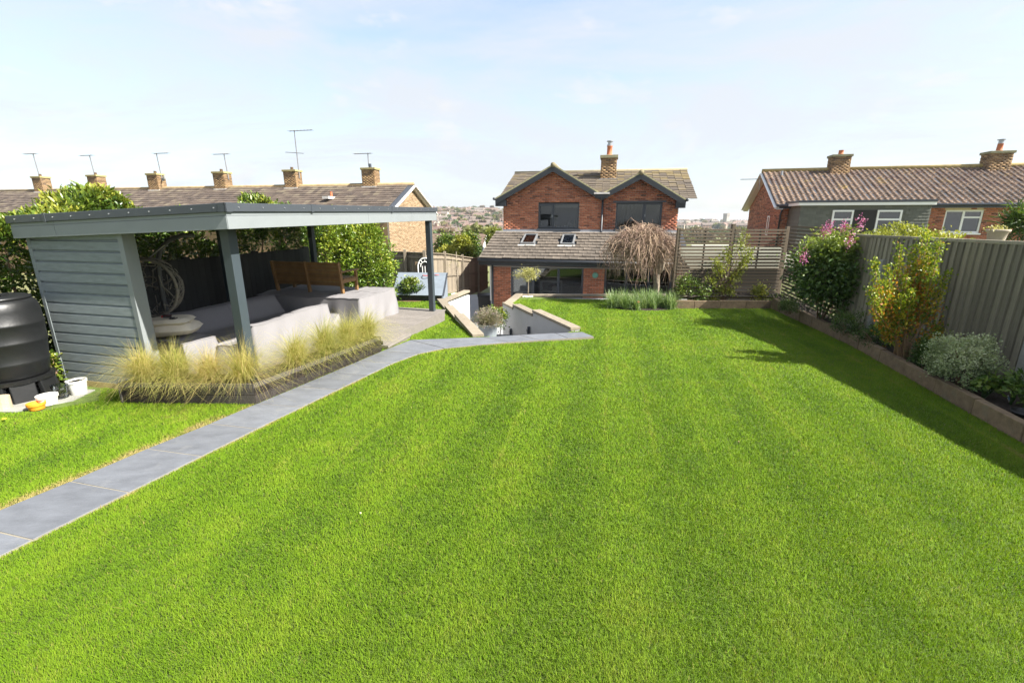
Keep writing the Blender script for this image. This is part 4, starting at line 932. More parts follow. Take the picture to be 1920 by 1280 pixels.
for i, (a, b, c, d) in enumerate(skb):
    s_ = empty('roof_window', O); s_.parent = lean; s_.matrix_basis = Matrix.Translation(O) @ Mx
    for p, q in (((a, c, 0), (b, c+.07, .13)), ((a, d-.07, 0), (b, d, .13)), ((a, c+.07, .0), (a+.07, d-.07, .128)), ((b-.07, c+.07, .0), (b, d-.07, .128))): B(p, q).build('frame', mat('skylight_frame', (.16, .165, .17), .45, .05, 5, 0), s_, bevel=.006)
    B((a+.07, c+.07, .085), (b-.07, d-.07, .095)).build('pane', m_glass2, s_); B((a-.10, c-.16, .035), (b+.06, c-.003, .06)).build('lead_apron', mat('apron_lead', (.33, .32, .30), .7, .15, 8, .1), s_); B((a+.02, c+.02, -.3), (b-.02, d-.02, -.28)).build('blind', (m_dark, mat('tan_blind', (.35, .25, .13), .9, .1, 5, 0))[i == 0], s_)
B((O.x, -.10, zl-.05), (LX1, -.02, zl+.012), None).build('top_flashing', m_leadw, lean)
MB().tube([(O.x-.02, ev-.06, ezv-.05), (LX1, ev-.06, ezv-.05)], .06, 10).build('gutter', m_barge, lean, smooth=True)
B((O.x, ev+.0, ezv-.24), (LX1, ev+.03, ezv-.05)).build('fascia', m_barge, lean); B((O.x, ev+.03, ezv-.24), (LX1, EY+.1, ezv-.21)).build('soffit', m_anth, lean)
dA, dB = hp(958, 498, EY), hp(1095, 498, EY); k0 = hp(923, 520, EY).x; k1 = hp(1133, 520, EY).x; DZ = dA.z
def iv_ext(z):
    iv = [(k0, LX1-.25)]
    if z < DZ: iv = sub(sub(iv, dA.x, dB.x), k1, LX1-.6)
    return iv
pil = empty('lean_to_wall', (0, 0, 0)); pil.parent = house
brick_wall(pil, 'bricks', m_mortar, HF, k0, LX1-.25, .45, ezv-.2, iv_ext, m_brick1, indiv=True, seed=7, yf=EY, bh=.075)
B((k0, EY, 0), (dA.x, EY+.1, .45)).build('wall_foot', m_brick1, pil); B((dB.x, EY, 0), (k1, EY+.1, .45)).build('wall_foot', m_brick1, pil)
B((k0, EY+.11, 0), (k0+.1, -.01, ezv+.1)).build('side_wall', m_brick1, pil); B((LX1-.35, EY+.11, 0), (LX1-.25, -.01, ezv+.1)).build('side_wall', m_brick1, pil)
B((k0-.10, EY-.02, 1.0), (k0-.04, EY+.05, DZ+.25)).build('corner_panel', m_render_w, pil)
MB().tube([(k0+.03, EY-.06, ezv-.12), (k0+.03, EY-.06, .0)], .04, 10).build('downpipe', m_anth, pil, smooth=True)
dd = window(house, dA.x, dB.x, .05, DZ, EY+.03, [.31, .66], m_anth, m_glass, .085, sill=False, name='folding_doors'); B((dB.x-dA.x-.15, -.07, .98), (dB.x-dA.x-.03, -.0, 1.06)).build('handle', m_steel, dd); B((dB.x-dA.x-.06, -.05, .93), (dB.x-dA.x-.03, .0, 1.12)).build('handle_plate', m_steel, dd)
d2 = window(house, k1, LX1-.6, .05, DZ, EY+.03, [.33, .66], m_anth, m_glass, .085, sill=False, name='folding_doors')
# room behind the doors
B((k0+.1, EY+.15, -.02), (LX1-.3, 4.8, .04)).build('floor', mat('pale_floor', (.38, .36, .33), .5, .1, 3, 0), house); B((k0+.1, 4.8, 0), (LX1-.3, 4.9, 3)).build('room_back', m_room, house); B((k0+.1, -.2, ezv-.1), (LX1-.3, 4.8, ezv-.02)).build('room_ceiling', m_room, house)
B((0, 0, 0), (LX1-O.x-.6, LL, .03), Matrix.Translation(O+Vector((.3, .25, -.32))) @ Mx).build('lean_to_ceiling', m_room, house)
def thing_box(name, x0, x1, y0, y1, z0, z1, m, label, cat):
    o = B((0, 0, 0), (x1-x0, y1-y0, z1-z0)).build(name, m, None, Matrix.Translation(HF.w(x0, y0, z0+.04)) @ Matrix.Rotation(-HPHI, 4, 'Z'), bevel=.01); tag(o, label, cat); return o
mx_ = dA.x+(dB.x-dA.x)
bl2 = B((0, 0, 0), ((dB.x-dA.x)*.27, .03, DZ-.2)).build('window_blind', m_upvc, None, Matrix.Translation(HF.w(dA.x+.1, EY+.22, .08)) @ Matrix.Rotation(-HPHI, 4, 'Z')); tag(bl2, 'pale panel standing in for a reflection behind the left pane of the folding doors', 'blind')  # pale panel added in place of the reflection in the left pane
dr = empty('white_dresser', HF.w(dA.x+(dB.x-dA.x)*.38, EY+.7, .04), -HPHI, 'white shelved dresser just inside the folding doors', 'dresser')
for x in (0, .86): B((x, 0, 0), (x+.04, .35, 1.75)).build('side_panel', m_upvc, dr)
for z in (.1, .5, .9, 1.3, 1.71): B((.04, 0, z), (.86, .35, z+.04)).build('shelf', m_upvc, dr)
for i, (x, z) in enumerate(((.12, .54), (.5, .54), (.2, .94), (.6, .94), (.3, 1.34), (.55, 1.34))): B((x, .08, z), (x+.18, .25, z+.2)).build('shelf_box', (m_terra, m_dark, m_wpl)[i % 3], dr)
tb = empty('dining_table', HF.w(dA.x+1.25, EY+1.6, .04), -HPHI, 'pale dining table inside the folding doors', 'table'); B((0, 0, .72), (1.5, .85, .76)).build('tabletop', m_wpl, tb)
for a, b in ((.05, .05), (1.39, .05), (.05, .74), (1.39, .74)): B((a, b, 0), (a+.06, b+.06, .72)).build('leg', m_wpl, tb)
un = empty('kitchen_unit', HF.w(dA.x+.9, 2.6, .04), -HPHI, 'white kitchen units deep inside the lower room', 'kitchen unit'); B((0, 0, 0), (2.6, .6, .88)).build('carcass', m_upvc, un); B((-.02, -.03, .88), (2.62, .6, .92)).build('worktop', m_dark, un); B((0, .2, 1.4), (2.0, .6, 2.0)).build('wall_cupboard', m_upvc, un)
for i in range(4): B((.02+i*.65, -.02, .06), (.63+i*.65, -.001, .86)).build('cupboard_door', m_upvc, un)
# green plaque and an outside light on the brick between the doors
pq = hp(1116, 516, EY); pl_ = MB().tube([(0, .0, 0), (0, -.03, 0)], [.12, .10], 20).build('wall_plaque', mat('green_glaze', (.13, .32, .24), .35, .3, 12, .1), None, Matrix.Translation(HF.w(pq.x, EY-.015, pq.z)) @ Matrix.Rotation(-HPHI, 4, 'Z')); tag(pl_, 'round green glazed plaque on the brick beside the folding doors', 'plaque')
# ================================================================ NEIGHBOURS
# ---- long terrace on the left: six stacks along one ridge
tr_o = AT(770, 346, 28.9); TA = math.atan2(.225, -.974)              # ridge runs from the gable away to the left
TF = Frame(tr_o.x, tr_o.y, -1.3, TA)                                 # x along the ridge, y towards the camera
terr = empty('terrace_row', TF.o, TA, 'long buff brick terrace with brown tiled roof and white-edged gable end', 'house')
TZ = tr_o.z+1.3; HD = 3.05; TE = TZ-1.48; TLN = 44
for sg in (1, -1):
    vd_ = Vector((0, -sg*HD, TZ-TE)).normalized(); O = Vector((0, sg*(HD+.25), TE-.12)); LLt = math.hypot(HD+.25, TZ-TE+.12)
    u_ = Vector((-1, 0, 0)) if sg > 0 else Vector((1, 0, 0)); Ot = Vector((TLN, O.y, O.z)) if sg > 0 else Vector((-.2, O.y, O.z))
    Mt = Matrix(((u_.x, vd_.x, 0, Ot.x), (u_.y, vd_.y, 0, Ot.y), (u_.z, vd_.z, 0, Ot.z), (0, 0, 0, 1))); nn = u_.cross(vd_)
    for k in range(3): Mt[k][2] = nn[k]
    B((0, 0, -.06), (TLN+.2, LLt, -.002), Mt).build('roof_slope', m_anth, terr)
    if sg > 0: roof_tiles(terr, Ot, u_, vd_, TLN+.2, LLt, .33, .30, .026, m_tile_t, m_tile_t, indiv=0, moss=lambda s, q: .18*(q > 2.7), seed=12)
MB().tube([(-.2, 0, TZ+.02), (TLN, 0, TZ+.02)], .11, 10).build('ridge_tile', mat('terrace_ridge', (.26, .19, .10), .9, .35, 3, .4), terr, smooth=True)
def iv_t(z):
    k = 1 if z < TE else max(0, (TZ-z-.1)/(TZ-TE)); return [(-HD*k, HD*k)] if k > .02 else []
gw = empty('gable_wall', (.0, 0, 0), -math.pi/2); gw.parent = terr; gw.rotation_euler = (0, 0, math.pi/2)
# local x of the wall runs along the terrace's y; its face looks along the terrace's -x
gw.matrix_basis = Matrix(((0, 1, 0, 0), (-1, 0, 0, 0), (0, 0, 1, 0), (0, 0, 0, 1)))
brick_wall(gw, 'bricks', m_mortar, TF, -HD, HD, -1.2, TZ, iv_t, m_bricky, seed=21)
B((.1, HD-.1, -1.2), (TLN, HD, TE)).build('front_wall', m_bricky, terr); B((.1, -HD, 0), (TLN, -HD+.1, TE)).build('rear_wall', m_bricky, terr)
for sg in (1, -1):
    MB().beam((-.22, 0, TZ-.09), (-.22, sg*(HD+.3), TE-.24), .03, .24, up=(1, 0, 0)).build('barge_board', m_upvc, terr)
    MB().beam((-.11, 0, TZ-.17), (-.11, sg*(HD+.3), TE-.32), .20, .02, up=(0, 0, 1)).build('soffit', m_upvc, terr)
MB().tube([(-.06, -.9*HD, TE-.1), (-.06, -.9*HD, 0)], .05, 8).build('downpipe', m_anth, terr)
vp = TF.pick(623, 385, HD*.55); MB().tube([(vp.x, HD*.55, TZ-1.0), (vp.x, HD*.55, TZ-.45)], .07, 8).build('vent_pipe', m_terra, terr); B((vp.x-.2, HD*.4, TZ-.86), (vp.x+.2, HD*.75, TZ-.72)).build('vent_slate', m_leadw, terr)
chx = [696, 550, 418, 294, 182, 78]; aer = [(-1, 1.5, 1), (1, 4.0, 3), (1, 2.1, 2), (1, 2.4, 1), (-1, 1.5, 1), (-1, 1.9, 1)]
for i, px in enumerate(chx):
    x = TF.pick(px, 340, 0).x; r = empty('chimney', (x, 0, TZ)); r.parent = terr; w = .86; hgt = .98
    brick_stack(r, -w/2, w/2, -.30, .30, -.25, hgt, m_brickd, 30+i)
    B((-w/2-.06, -.36, hgt-.12), (w/2+.06, .36, hgt)).build('cap', mat('terr_cap%d' % i, (.30, .25, .11), .9, .3, 6, .4), r, bevel=.01); B((-w/2-.05, .30, -.26), (w/2+.05, .36, -.08)).build('lead_apron', m_leadw, r)
    MB().lathe([(.12, 0), (.09, .04), (.085, .17 if i else .24), (.001, .17 if i else .24)], 10, (0, 0, hgt)).build('chimney_pot', m_anth if i == 0 else m_brickd, r)
    # aerial on the stack
    sd_, hh, nel = aer[i]; ax = (-w/2-.05 if i in (1, 2, 3) else w*.1) ; z0 = hgt-.5 if i in (1, 2, 3) else hgt+.1
    wp = TF.w(x+ax, .0, TZ+z0); a = empty('television_aerial', wp, TA, 'television aerial on the '+('first', 'second', 'third', 'fourth', 'fifth', 'last')[i]+' terrace chimney from the gable end', 'aerial', 'aerials along the terrace')
    top = hh*.62+.3 if i else .75
    MB().tube([(0, 0, 0), (0 if i in (0, 1) else .08, 0, top)], .032, 6).build('mast', m_aer, a)
    bl = .9 if i != 1 else 1.25; b0, b1 = ((-bl*.25, bl) if sd_ < 0 else (-bl, bl*.3)); b0, b1 = (-b1, -b0) if i in (2,) else (b0, b1)
    MB().tube([(b0, 0, top-.03), (b1, 0, top-.03)], .024, 5).build('boom', m_aer, a)
    for t in np.linspace(b0, b1, 8): MB().tube([(t, -.16, top-.02), (t, .16, top-.02)], .012, 4).build('element', m_aer, a)
    if i == 1:
        MB().tube([(-.5, 0, top*.52), (.8, 0, top*.56)], .020, 5).build('boom', m_aer, a)
    if i == 3:
        MB().lathe([(.001, .05), (.14, .03), (.25, -.03)], 16).build('dish', m_conc, a, Matrix.Translation((-.28, .1, .22)) @ Matrix.Rotation(-1.2, 4, 'X') @ Matrix.Rotation(.4, 4, 'Y'), True)
# ---- bungalow on the right
bo = AT(1457, 385, 23.5); BZ0 = .35
BA = min((R(a*.1) for a in range(-250, 250)), key=lambda a: abs(Frame(bo.x, bo.y, BZ0, a).pick(1430, 318, 3.6).x-Frame(bo.x, bo.y, BZ0, a).pick(1456, 386, -.3).x)); BF = Frame(bo.x, bo.y, BZ0, BA)
bun = empty('brick_bungalow', BF.o, BA, 'red brick bungalow with pantiled roof, two chimneys and a grey tile-hung bay', 'house')
bez = BF.pick(1700, 383, -.3).z; brz = BF.pick(1600, 318, 3.6).z; BLN = 24; bgl = BF.pick(1430, 318, 3.6).x
vd_ = Vector((0, 3.9, brz-bez)); LLb = vd_.length; O = Vector((bgl+.0, -.3, bez)); Mb = Matrix(((1, 0, 0, O.x), (0, vd_.y/LLb, -vd_.z/LLb, O.y), (0, vd_.z/LLb, vd_.y/LLb, O.z), (0, 0, 0, 1)))
B((0, 0, -.07), (BLN, LLb, -.005), Mb).build('roof_slope', m_anth, bun)
def bkey(c): return (abs((c[0]-4.5))//9, c[1])
roof_tiles(bun, O, (1, 0, 0), vd_, BLN, LLb, .26, .30, .018, m_pan, m_pan_s, prof='pan', indiv=300, order=bkey, seed=14)
Mr = Matrix(((1, 0, 0, O.x), (0, -vd_.y/LLb, vd_.z/LLb, 7.5), (0, vd_.z/LLb, vd_.y/LLb, O.z), (0, 0, 0, 1))); B((0, 0, -.07), (BLN, LLb, 0), Mr).build('roof_slope', m_pan, bun)
MB().tube([(O.x-.02, 3.6, brz+.02), (O.x+BLN, 3.6, brz+.02)], .12, 12).build('ridge_tile', mat('mossy_ridge', (.33, .25, .10), .9, .35, 4, .4), bun, smooth=True)
w0 = bgl+.30
print('bungalow angle', math.degrees(BA), bgl)
def iv_b(z): return [(w0, BLN-1)]
wA_, wB_ = BF.pick(1774, 394, 0), BF.pick(1835, 437, 0); wc_, wd_ = BF.pick(1935, 394, 0), BF.pick(1990, 437, 0)
def iv_b(z):
    iv = [(w0, BLN-1)]
    if wB_.z < z < wA_.z: iv = sub(sub(iv, wA_.x, wB_.x), wc_.x, wd_.x)
    return iv
brick_wall(bun, 'bricks', m_mortar, BF, w0, BLN-1, -.9, bez-.05, iv_b, m_brick, seed=22)
for p, q in ((wA_, wB_), (wc_, wd_)):
    window(bun, p.x, q.x, q.z, p.z, .03, [.50], m_upvc, m_glass2, .07, transom={1: .68}); B((p.x-.1, .25, q.z-.2), (q.x+.1, .3, p.z+.1)).build('room_back', m_dark, bun)
    B((p.x-.05, -.012, p.z+.003), (q.x+.05, .05, p.z+.16)).build('lintel', mat('cream_lintel', (.52, .42, .28), .8, .1, 8, .1), bun)
g2 = empty('gable_wall', (w0, 3.6, 0)); g2.parent = bun; g2.matrix_basis = Matrix(((0, 1, 0, w0), (-1, 0, 0, 3.6), (0, 0, 1, 0), (0, 0, 0, 1)))
def iv_g(z):
    k = 3.55 if z < bez else max(0, (brz-z-.12)/(brz-bez))*3.75
    return [(-min(k, 3.55), min(k, 3.55))] if k > .05 else []
gwn = (BF.i, ); brick_wall(g2, 'bricks', m_mortar, BF, -3.55, 3.55, -.9, brz, iv_g, m_brick2, seed=23)
gp = 2.3; window(bun, 0, .42, 0, 1.0, 0, [], m_upvc, m_glass2, .06, sill=False); ww = [c for c in bun.children if c.name.startswith('window')][-1]; ww.matrix_basis = Matrix(((0, 1, 0, w0-.035), (-1, 0, 0, gp), (0, 0, 1, bez-1.5), (0, 0, 0, 1)))
for sg, y1 in ((1, -.35), (-1, 7.55)):
    MB().beam((O.x+.0, 3.6, brz-.1), (O.x+.0, y1, bez-.12), .03, .22, up=(1, 0, 0)).build('barge_board', m_upvc, bun); MB().beam((O.x+.15, 3.6, brz-.19), (O.x+.15, y1, bez-.2), .30, .02, up=(0, 0, 1)).build('soffit', m_upvc, bun)
MB().tube([(O.x, -.36, bez-.03), (O.x+BLN, -.36, bez-.03)], .06, 8).build('gutter', m_anth, bun, smooth=True); B((O.x, -.31, bez-.17), (O.x+BLN, -.28, bez-.02)).build('fascia', m_anth, bun); B((O.x, -.28, bez-.17), (O.x+BLN, .02, bez-.14)).build('soffit', m_upvc, bun)
MB().tube([(w0+.0, -.30, bez-.1), (w0-.02, -.06, bez-.45), (w0-.02, -.06, .3)], .045, 8).build('downpipe', m_anth, bun, smooth=True)
for i, (pa, pb, y) in enumerate((((1564, 286), (1596, 331), 3.1), ((1861, 279), (1896, 333), 3.1))):
    a, b = BF.pick(*pa, y), BF.pick(*pb, y); c = empty('chimney', (a.x, y, b.z)); c.parent = bun; w = (b.x-a.x)*.86; hh = a.z-b.z-.1
    brick_stack(c, 0, w, 0, .7, -.5, hh-.12, m_brickd, 41+i); B((-.06, -.06, hh-.12), (w+.06, .76, hh)).build('cap', mat('bung_cap%d' % i, (.20, .19, .11), .9, .3, 7, .4), c, bevel=.01); B((-.1, -.10, -.20), (w+.1, -.014, .06)).build('lead_apron', m_leadw, c); B((-.16, -.05, -.2), (-.014, .7, .08)).build('soaker', m_leadw, c)
    MB().lathe([(.17, 0), (.12, .05), (.11, .22+.12*i), (.125, .23+.12*i), (.001, .24+.12*i)], 14, (w/2, .3, hh)).build('chimney_pot', m_terra, c, smooth=True)
    if i: MB().lathe([(.10, .35), (.10, .5), (.16, .51), (.16, .55), (.001, .57)], 12, (w/2, .3, hh)).build('cowl', m_steel, c)
vp = BF.pick(1466, 325, 3.0); MB().tube([(vp.x, 3.0, vp.z-.4), (vp.x, 3.0, vp.z+.12)], .06, 8).build('vent_pipe', m_steel, bun)
ap = BF.w(bgl-.1, 3.4, brz-.45); aa = empty('television_aerial', ap, BA, 'thin aerial sticking out beside the bungalow gable', 'aerial'); MB().tube([(0, 0, -.5), (0, 0, .1)], .015, 5).build('mast', m_steel, aa); MB().tube([(.05, 0, .05), (-1.0, 0, .05)], .02, 5).build('boom', m_aer, aa)
for t in np.linspace(0, -.95, 7): MB().tube([(t, -.14, .05), (t, .14, .05)], .006, 4).build('element', m_steel, aa)
# tile-hung bay standing forward of the front
BY = -1.85; p0 = BF.pick(1503, 382, BY); p1 = BF.pick(1748, 384, BY); bt = p0.z-.02
bay = empty('tile_hung_bay', (0, 0, 0)); bay.parent = bun
B((p0.x+.03, BY+.03, -1.2), (p1.x-.03, -.01, bt-.03)).build('core', m_hung, bay)
B((p0.x-.16, BY-.14, bt+.06), (p1.x+.12, .4, bt+.16)).build('flat_roof', m_anth, bay); B((p0.x-.14, BY-.12, bt-.06), (p1.x+.10, .0, bt+.058)).build('fascia', m_upvc, bay)
b1a, b1b = BF.pick(1562, 394, BY), BF.pick(1593, 440, BY); b2a, b2b = BF.pick(1646, 394, BY), BF.pick(1683, 440, BY)
ntc = 16; th_ = (bt-.06-.55)/ntc; hm = {}
for j in range(ntc):
    z0 = .55+j*th_; z1 = z0+th_+.02; zz_ = (z0+z1)/2; x = p0.x-(.13 if j % 2 else 0)
    while x < p1.x:
        a, b = max(x+.004, p0.x-.01), min(x+.26-.004, p1.x+.01); x += .26
        if b-a < .03 or (b1b.z < zz_ < b1a.z+.05 and b > b1a.x-.02 and a < b2b.x+.02): continue
        kk = round(b-a, 3)
        if kk not in hm: hm[kk] = MB().add([(0, -.028, 0), (kk, -.028, 0), (kk, -.006, th_+.02), (0, -.006, th_+.02), (0, 0, 0), (kk, 0, 0), (kk, 0, th_+.02), (0, 0, th_+.02)], [(0,1,2,3),(4,0,3,7),(1,5,6,2),(5,4,7,6),(4,5,1,0)]).mesh('hung_tile', m_hung)
        if z1 > .9: link('hung_tile', hm[kk], bay, Matrix.Translation((a, BY+.028, z0)))
    MB().add([(p0.x-.002, BY+.03, z0), (p0.x-.002, -.02, z0), (p0.x+.02, -.02, z1), (p0.x+.02, BY+.03, z1)], [(1,0,3,2)]).build('hung_tile', m_hung, bay)
for p, q in ((b1a, b1b), (b2a, b2b)):
    window(bun, p.x, q.x, q.z, p.z, BY-.03, [], m_upvc, m_glass2, .07, transom={0: .62}, sill=False)
    cu_ = MB()
    for i in range(8):
        t0 = i/8; cu_.add([(p.x+(q.x-p.x)*t0, BY+.07+.012*(i % 2), q.z), (p.x+(q.x-p.x)*(t0+.125), BY+.07+.012*((i+1) % 2), q.z), (p.x+(q.x-p.x)*(t0+.125), BY+.07+.012*((i+1) % 2), p.z), (p.x+(q.x-p.x)*t0, BY+.07+.012*(i % 2), p.z)], [(0,1,2,3)])
    cu_.build('curtain', m_wpl, bun)
B((b1b.x+.01, BY-.004, b1b.z), (b2a.x-.01, BY+.025, b1a.z)).build('open_doorway', m_black, bun)
# ---- low bungalow beyond the garden on the left, and its garden shrubs
lo = AT(912, 438, 52); LFm = Frame(lo.x, lo.y, -4.6, math.atan2(.10, -.995)); lb = empty('distant_bungalow', LFm.o, LFm.ang, 'low brown-roofed bungalow beyond the weathered fence with a cream gable', 'house')
lz = lo.z+4.6; hd = 3.4; le_ = lz-1.75
MB().add([(0, hd+.3, le_), (0, 0, lz), (16, 0, lz), (16, hd+.3, le_), (0, -hd-.3, le_), (16, -hd-.3, le_)], [(0, 1, 2, 3), (1, 4, 5, 2)]).build('roof', mat('dull_brown_tile', (.165, .115, .085), .9, .2, 3, .5, 12, sc=(.3, 1, 6)), lb)
for k in range(13):
    t = (k+.5)/13; MB().beam((-.05, (hd+.3)*(1-t), le_+(lz-le_)*t+.02), (16, (hd+.3)*(1-t), le_+(lz-le_)*t+.02), .05, .05).build('tile_course', mat('dull_brown_course', (.12, .085, .065), .9, .2, 4, .2) if k == 0 else bpy.data.materials['dull_brown_course'], lb)
MB().xprism([(-hd, 0), (hd, 0), (hd, le_), (0, lz-.1), (-hd, le_)], 0, .1).build('gable_wall', mat('cream_render', (.55, .44, .29), .85, .1, 4, .1), lb, Matrix(((0, 1, 0, .3), (-1, 0, 0, 0), (0, 0, 1, 0), (0, 0, 0, 1)))); B((.3, hd-.1, 0), (16, hd, le_)).build('front_wall', m_terra, lb)
for sg in (1, -1): MB().beam((-.03, 0, lz-.1), (-.03, sg*(hd+.3), le_-.1), .06, .3, up=(1, 0, 0)).build('barge_board', m_upvc, lb)
B((.22, -1.8, le_-1.9), (.29, 1.8, le_+.2)).build('white_boarding', m_upvc, lb); MB().tube([(.2, .2, le_-.2), (.15, .2, le_-.2)], .25, 12).build('round_vent', m_anth, lb)
# ---- olive shed roofs beyond the slatted fence
sa = AT(1288, 466, 17.5); sb = AT(1376, 466, 17.5)
sh = empty('neighbour_shed', (sa.x, 17.5, -1.2), 0, 'olive-grey felted shed roof seen through the slatted fence', 'shed'); W_ = sb.x-sa.x+2.2
MB().add([(-.2, -1.0, sa.z+1.2-.62), (W_, -1.0, sa.z+1.2-.62), (W_, .9, sa.z+1.2+.02), (-.2, .9, sa.z+1.2+.02)], [(0,1,2,3)]).build('roof', mat('olive_felt', (.115, .115, .085), .85, .15, 3, .3), sh); B((0, -.8, 0), (W_-.2, .7, sa.z+.62)).build('wall', m_black, sh)
for i in range(5): MB().beam((-.2, -1.0+i*.4, sa.z+.59+i*.135), (W_, -1.0+i*.4, sa.z+.59+i*.135), .04, .03).build('felt_lap', m_fence, sh)
MB().beam((.5, .92, sa.z+1.23), (2.1, .92, sa.z+1.23), .10, .09).build('white_gutter', m_upvc, sh)
# ================================================================ FAR TOWN
rf_ = np.random.default_rng(77)
wallc = [mat('far_wall_%d' % i, c, .9, .08, .3, 0) for i, c in enumerate([(.50, .46, .38), (.40, .34, .26), (.27, .17, .12), (.55, .53, .49), (.36, .28, .20), (.46, .41, .34)])]
roofc = [mat('far_roof_%d' % i, c, .9, .12, .3, 0) for i, c in enumerate([(.125, .095, .078), (.15, .10, .08), (.12, .11, .105), (.16, .135, .115), (.17, .11, .085)])]
m_farwin = mat('far_window', (.06, .065, .075), .3, .1, 1, 0)
def far_house_mesh(w, d, h, rh, mw, mr_, ch_, k):
    me = bpy.data.meshes.new('far_house'); mb = MB().box((-w/2, -d/2, -3), (w/2, d/2, h)); nf0 = len(mb.f)
    mb.add([(-w/2-.3, -d/2-.4, h-.1), (w/2+.3, -d/2-.4, h-.1), (w/2+.3, d/2+.4, h-.1), (-w/2-.3, d/2+.4, h-.1), (-w/2-.3, 0, h+rh), (w/2+.3, 0, h+rh)], [(0,1,5,4), (2,3,4,5)]); nf1 = len(mb.f)
    mb.add([(-w/2, -d/2, h), (-w/2, d/2, h), (-w/2, 0, h+rh-.1)], [(0,2,1)]).add([(w/2, -d/2, h), (w/2, d/2, h), (w/2, 0, h+rh-.1)], [(0,1,2)]); nf1b = len(mb.f)
    if ch_: mb.box((w*.3, -.4, h+rh-.5), (w*.3+.9, .4, h+rh+1.1)); mb.box((-w*.3, -.4, h+rh-.5), (-w*.3+.9, .4, h+rh+1.1))
    nf2 = len(mb.f); nw = max(2, int(w/3.2))
    for fl in range(2 if h > 4 else 1):
        for i in range(nw):
            x = -w/2+w*(i+.5)/nw; z = .9+fl*2.6; mb.box((x-.65, -d/2-.06, z), (x+.65, -d/2-.01, z+1.25))
    me.from_pydata(mb.v, [], mb.f); me.materials.append(mw); me.materials.append(mr_); me.materials.append(m_farwin); mi = np.zeros(len(mb.f), int); mi[nf0:nf1] = 1; mi[nf1b:nf2] = 1; mi[nf2:] = 2
    me.polygons.foreach_set('material_index', mi); me.update(); return me
protos = [far_house_mesh(w, 7.5, h, 2.6, wallc[i % 6], roofc[(i*2+1) % 5], i % 3 != 2, i) for i, (w, h) in enumerate([(9, 5.2), (13, 5.4), (18, 5.2), (11, 3.0), (8, 5.6), (24, 5.2), (14, 3.2), (10, 5.3)])]
hdesc = ['cream semi', 'tan row of two', 'long brick row', 'pale bungalow', 'small tan house', 'very long cream row', 'wide cream bungalow', 'tan detached house']
def fz(x, y): return float(terrain(np.array([x]), np.array([y]))[0])
def far_house(px, Y, k, rz, where, grp):
    x = (px-960)/FPX*Y*_c; o = link('far_house', protos[k], None, Matrix.Translation((x, Y, fz(x, Y)-.3)) @ Matrix.Rotation(rz, 4, 'Z')); tag(o, None, 'house', grp); return o
bands = [(210, 9), (265, 11), (330, 14), (400, 16), (470, 17), (545, 18), (620, 18), (700, 18), (780, 17), (850, 16)]
cnt = 0
bn_ = ['nearest', 'second', 'third', 'fourth', 'fifth', 'sixth', 'seventh', 'eighth', 'ninth', 'topmost']
on = ['leftmost', 'second', 'third', 'fourth', 'fifth', 'sixth', 'seventh', 'eighth', 'ninth', 'tenth', 'eleventh', 'twelfth', 'thirteenth', 'fourteenth', 'fifteenth', 'sixteenth', 'seventeenth', 'eighteenth', 'nineteenth', 'twentieth']
for bi, (Y, n) in enumerate(bands):
    for i in range(n):
        px = 795+190*(i+.5)/n+rf_.uniform(-4, 4); k = int(rf_.integers(0, 8))
        o = far_house(px, Y+rf_.uniform(-18, 18), k, rf_.normal(0, .3), '', 'houses on the far hillside'); o['label'] = '%s, %s from left in the %s row up the far hillside' % (hdesc[k], on[i], bn_[bi])
rb_ = [(620, 8), (760, 9), (900, 10), (1050, 11), (1200, 12)]
for bi, (Y, n) in enumerate(rb_):
    for i in range(n):
        px = 1266+140*(i+.5)/n+rf_.uniform(-5, 5); k = int(rf_.integers(0, 8))
        o = far_house(px, Y+rf_.uniform(-25, 25), k, rf_.normal(0, .35), '', 'houses on the far plain'); o['label'] = '%s, %s from left in the %s row beyond the slatted fence' % (hdesc[k], on[i], bn_[bi])
tx, ty = (1362-960)/FPX*820*_c, 820.0; tz_ = fz(tx, ty)
tw_ = empty('stone_tower', (tx, ty, tz_), .5, 'square grey stone tower on the skyline beyond the slatted fence', 'tower'); m_st = mat('grey_stone', (.30, .27, .24), .9, .15, .5, .2)
th2 = AT(1362, 401, 820).z-tz_; B((-3.9, -3.9, -3), (3.9, 3.9, th2)).build('shaft', m_st, tw_); B((-4.2, -4.2, th2-1.2), (4.2, 4.2, th2-.4)).build('string_course', m_st, tw_)
for a in range(-2, 3):
    for b in range(-2, 3):
        if abs(a) == 2 or abs(b) == 2: B((a*1.75-.5, b*1.75-.5, th2), (a*1.75+.5, b*1.75+.5, th2+1.2)).build('merlon', m_st, tw_)
for sg in (-1, 1): B((sg*1.3-.6, -3.98, th2-5), (sg*1.3+.6, -3.9, th2-2)).build('opening', m_farwin, tw_)
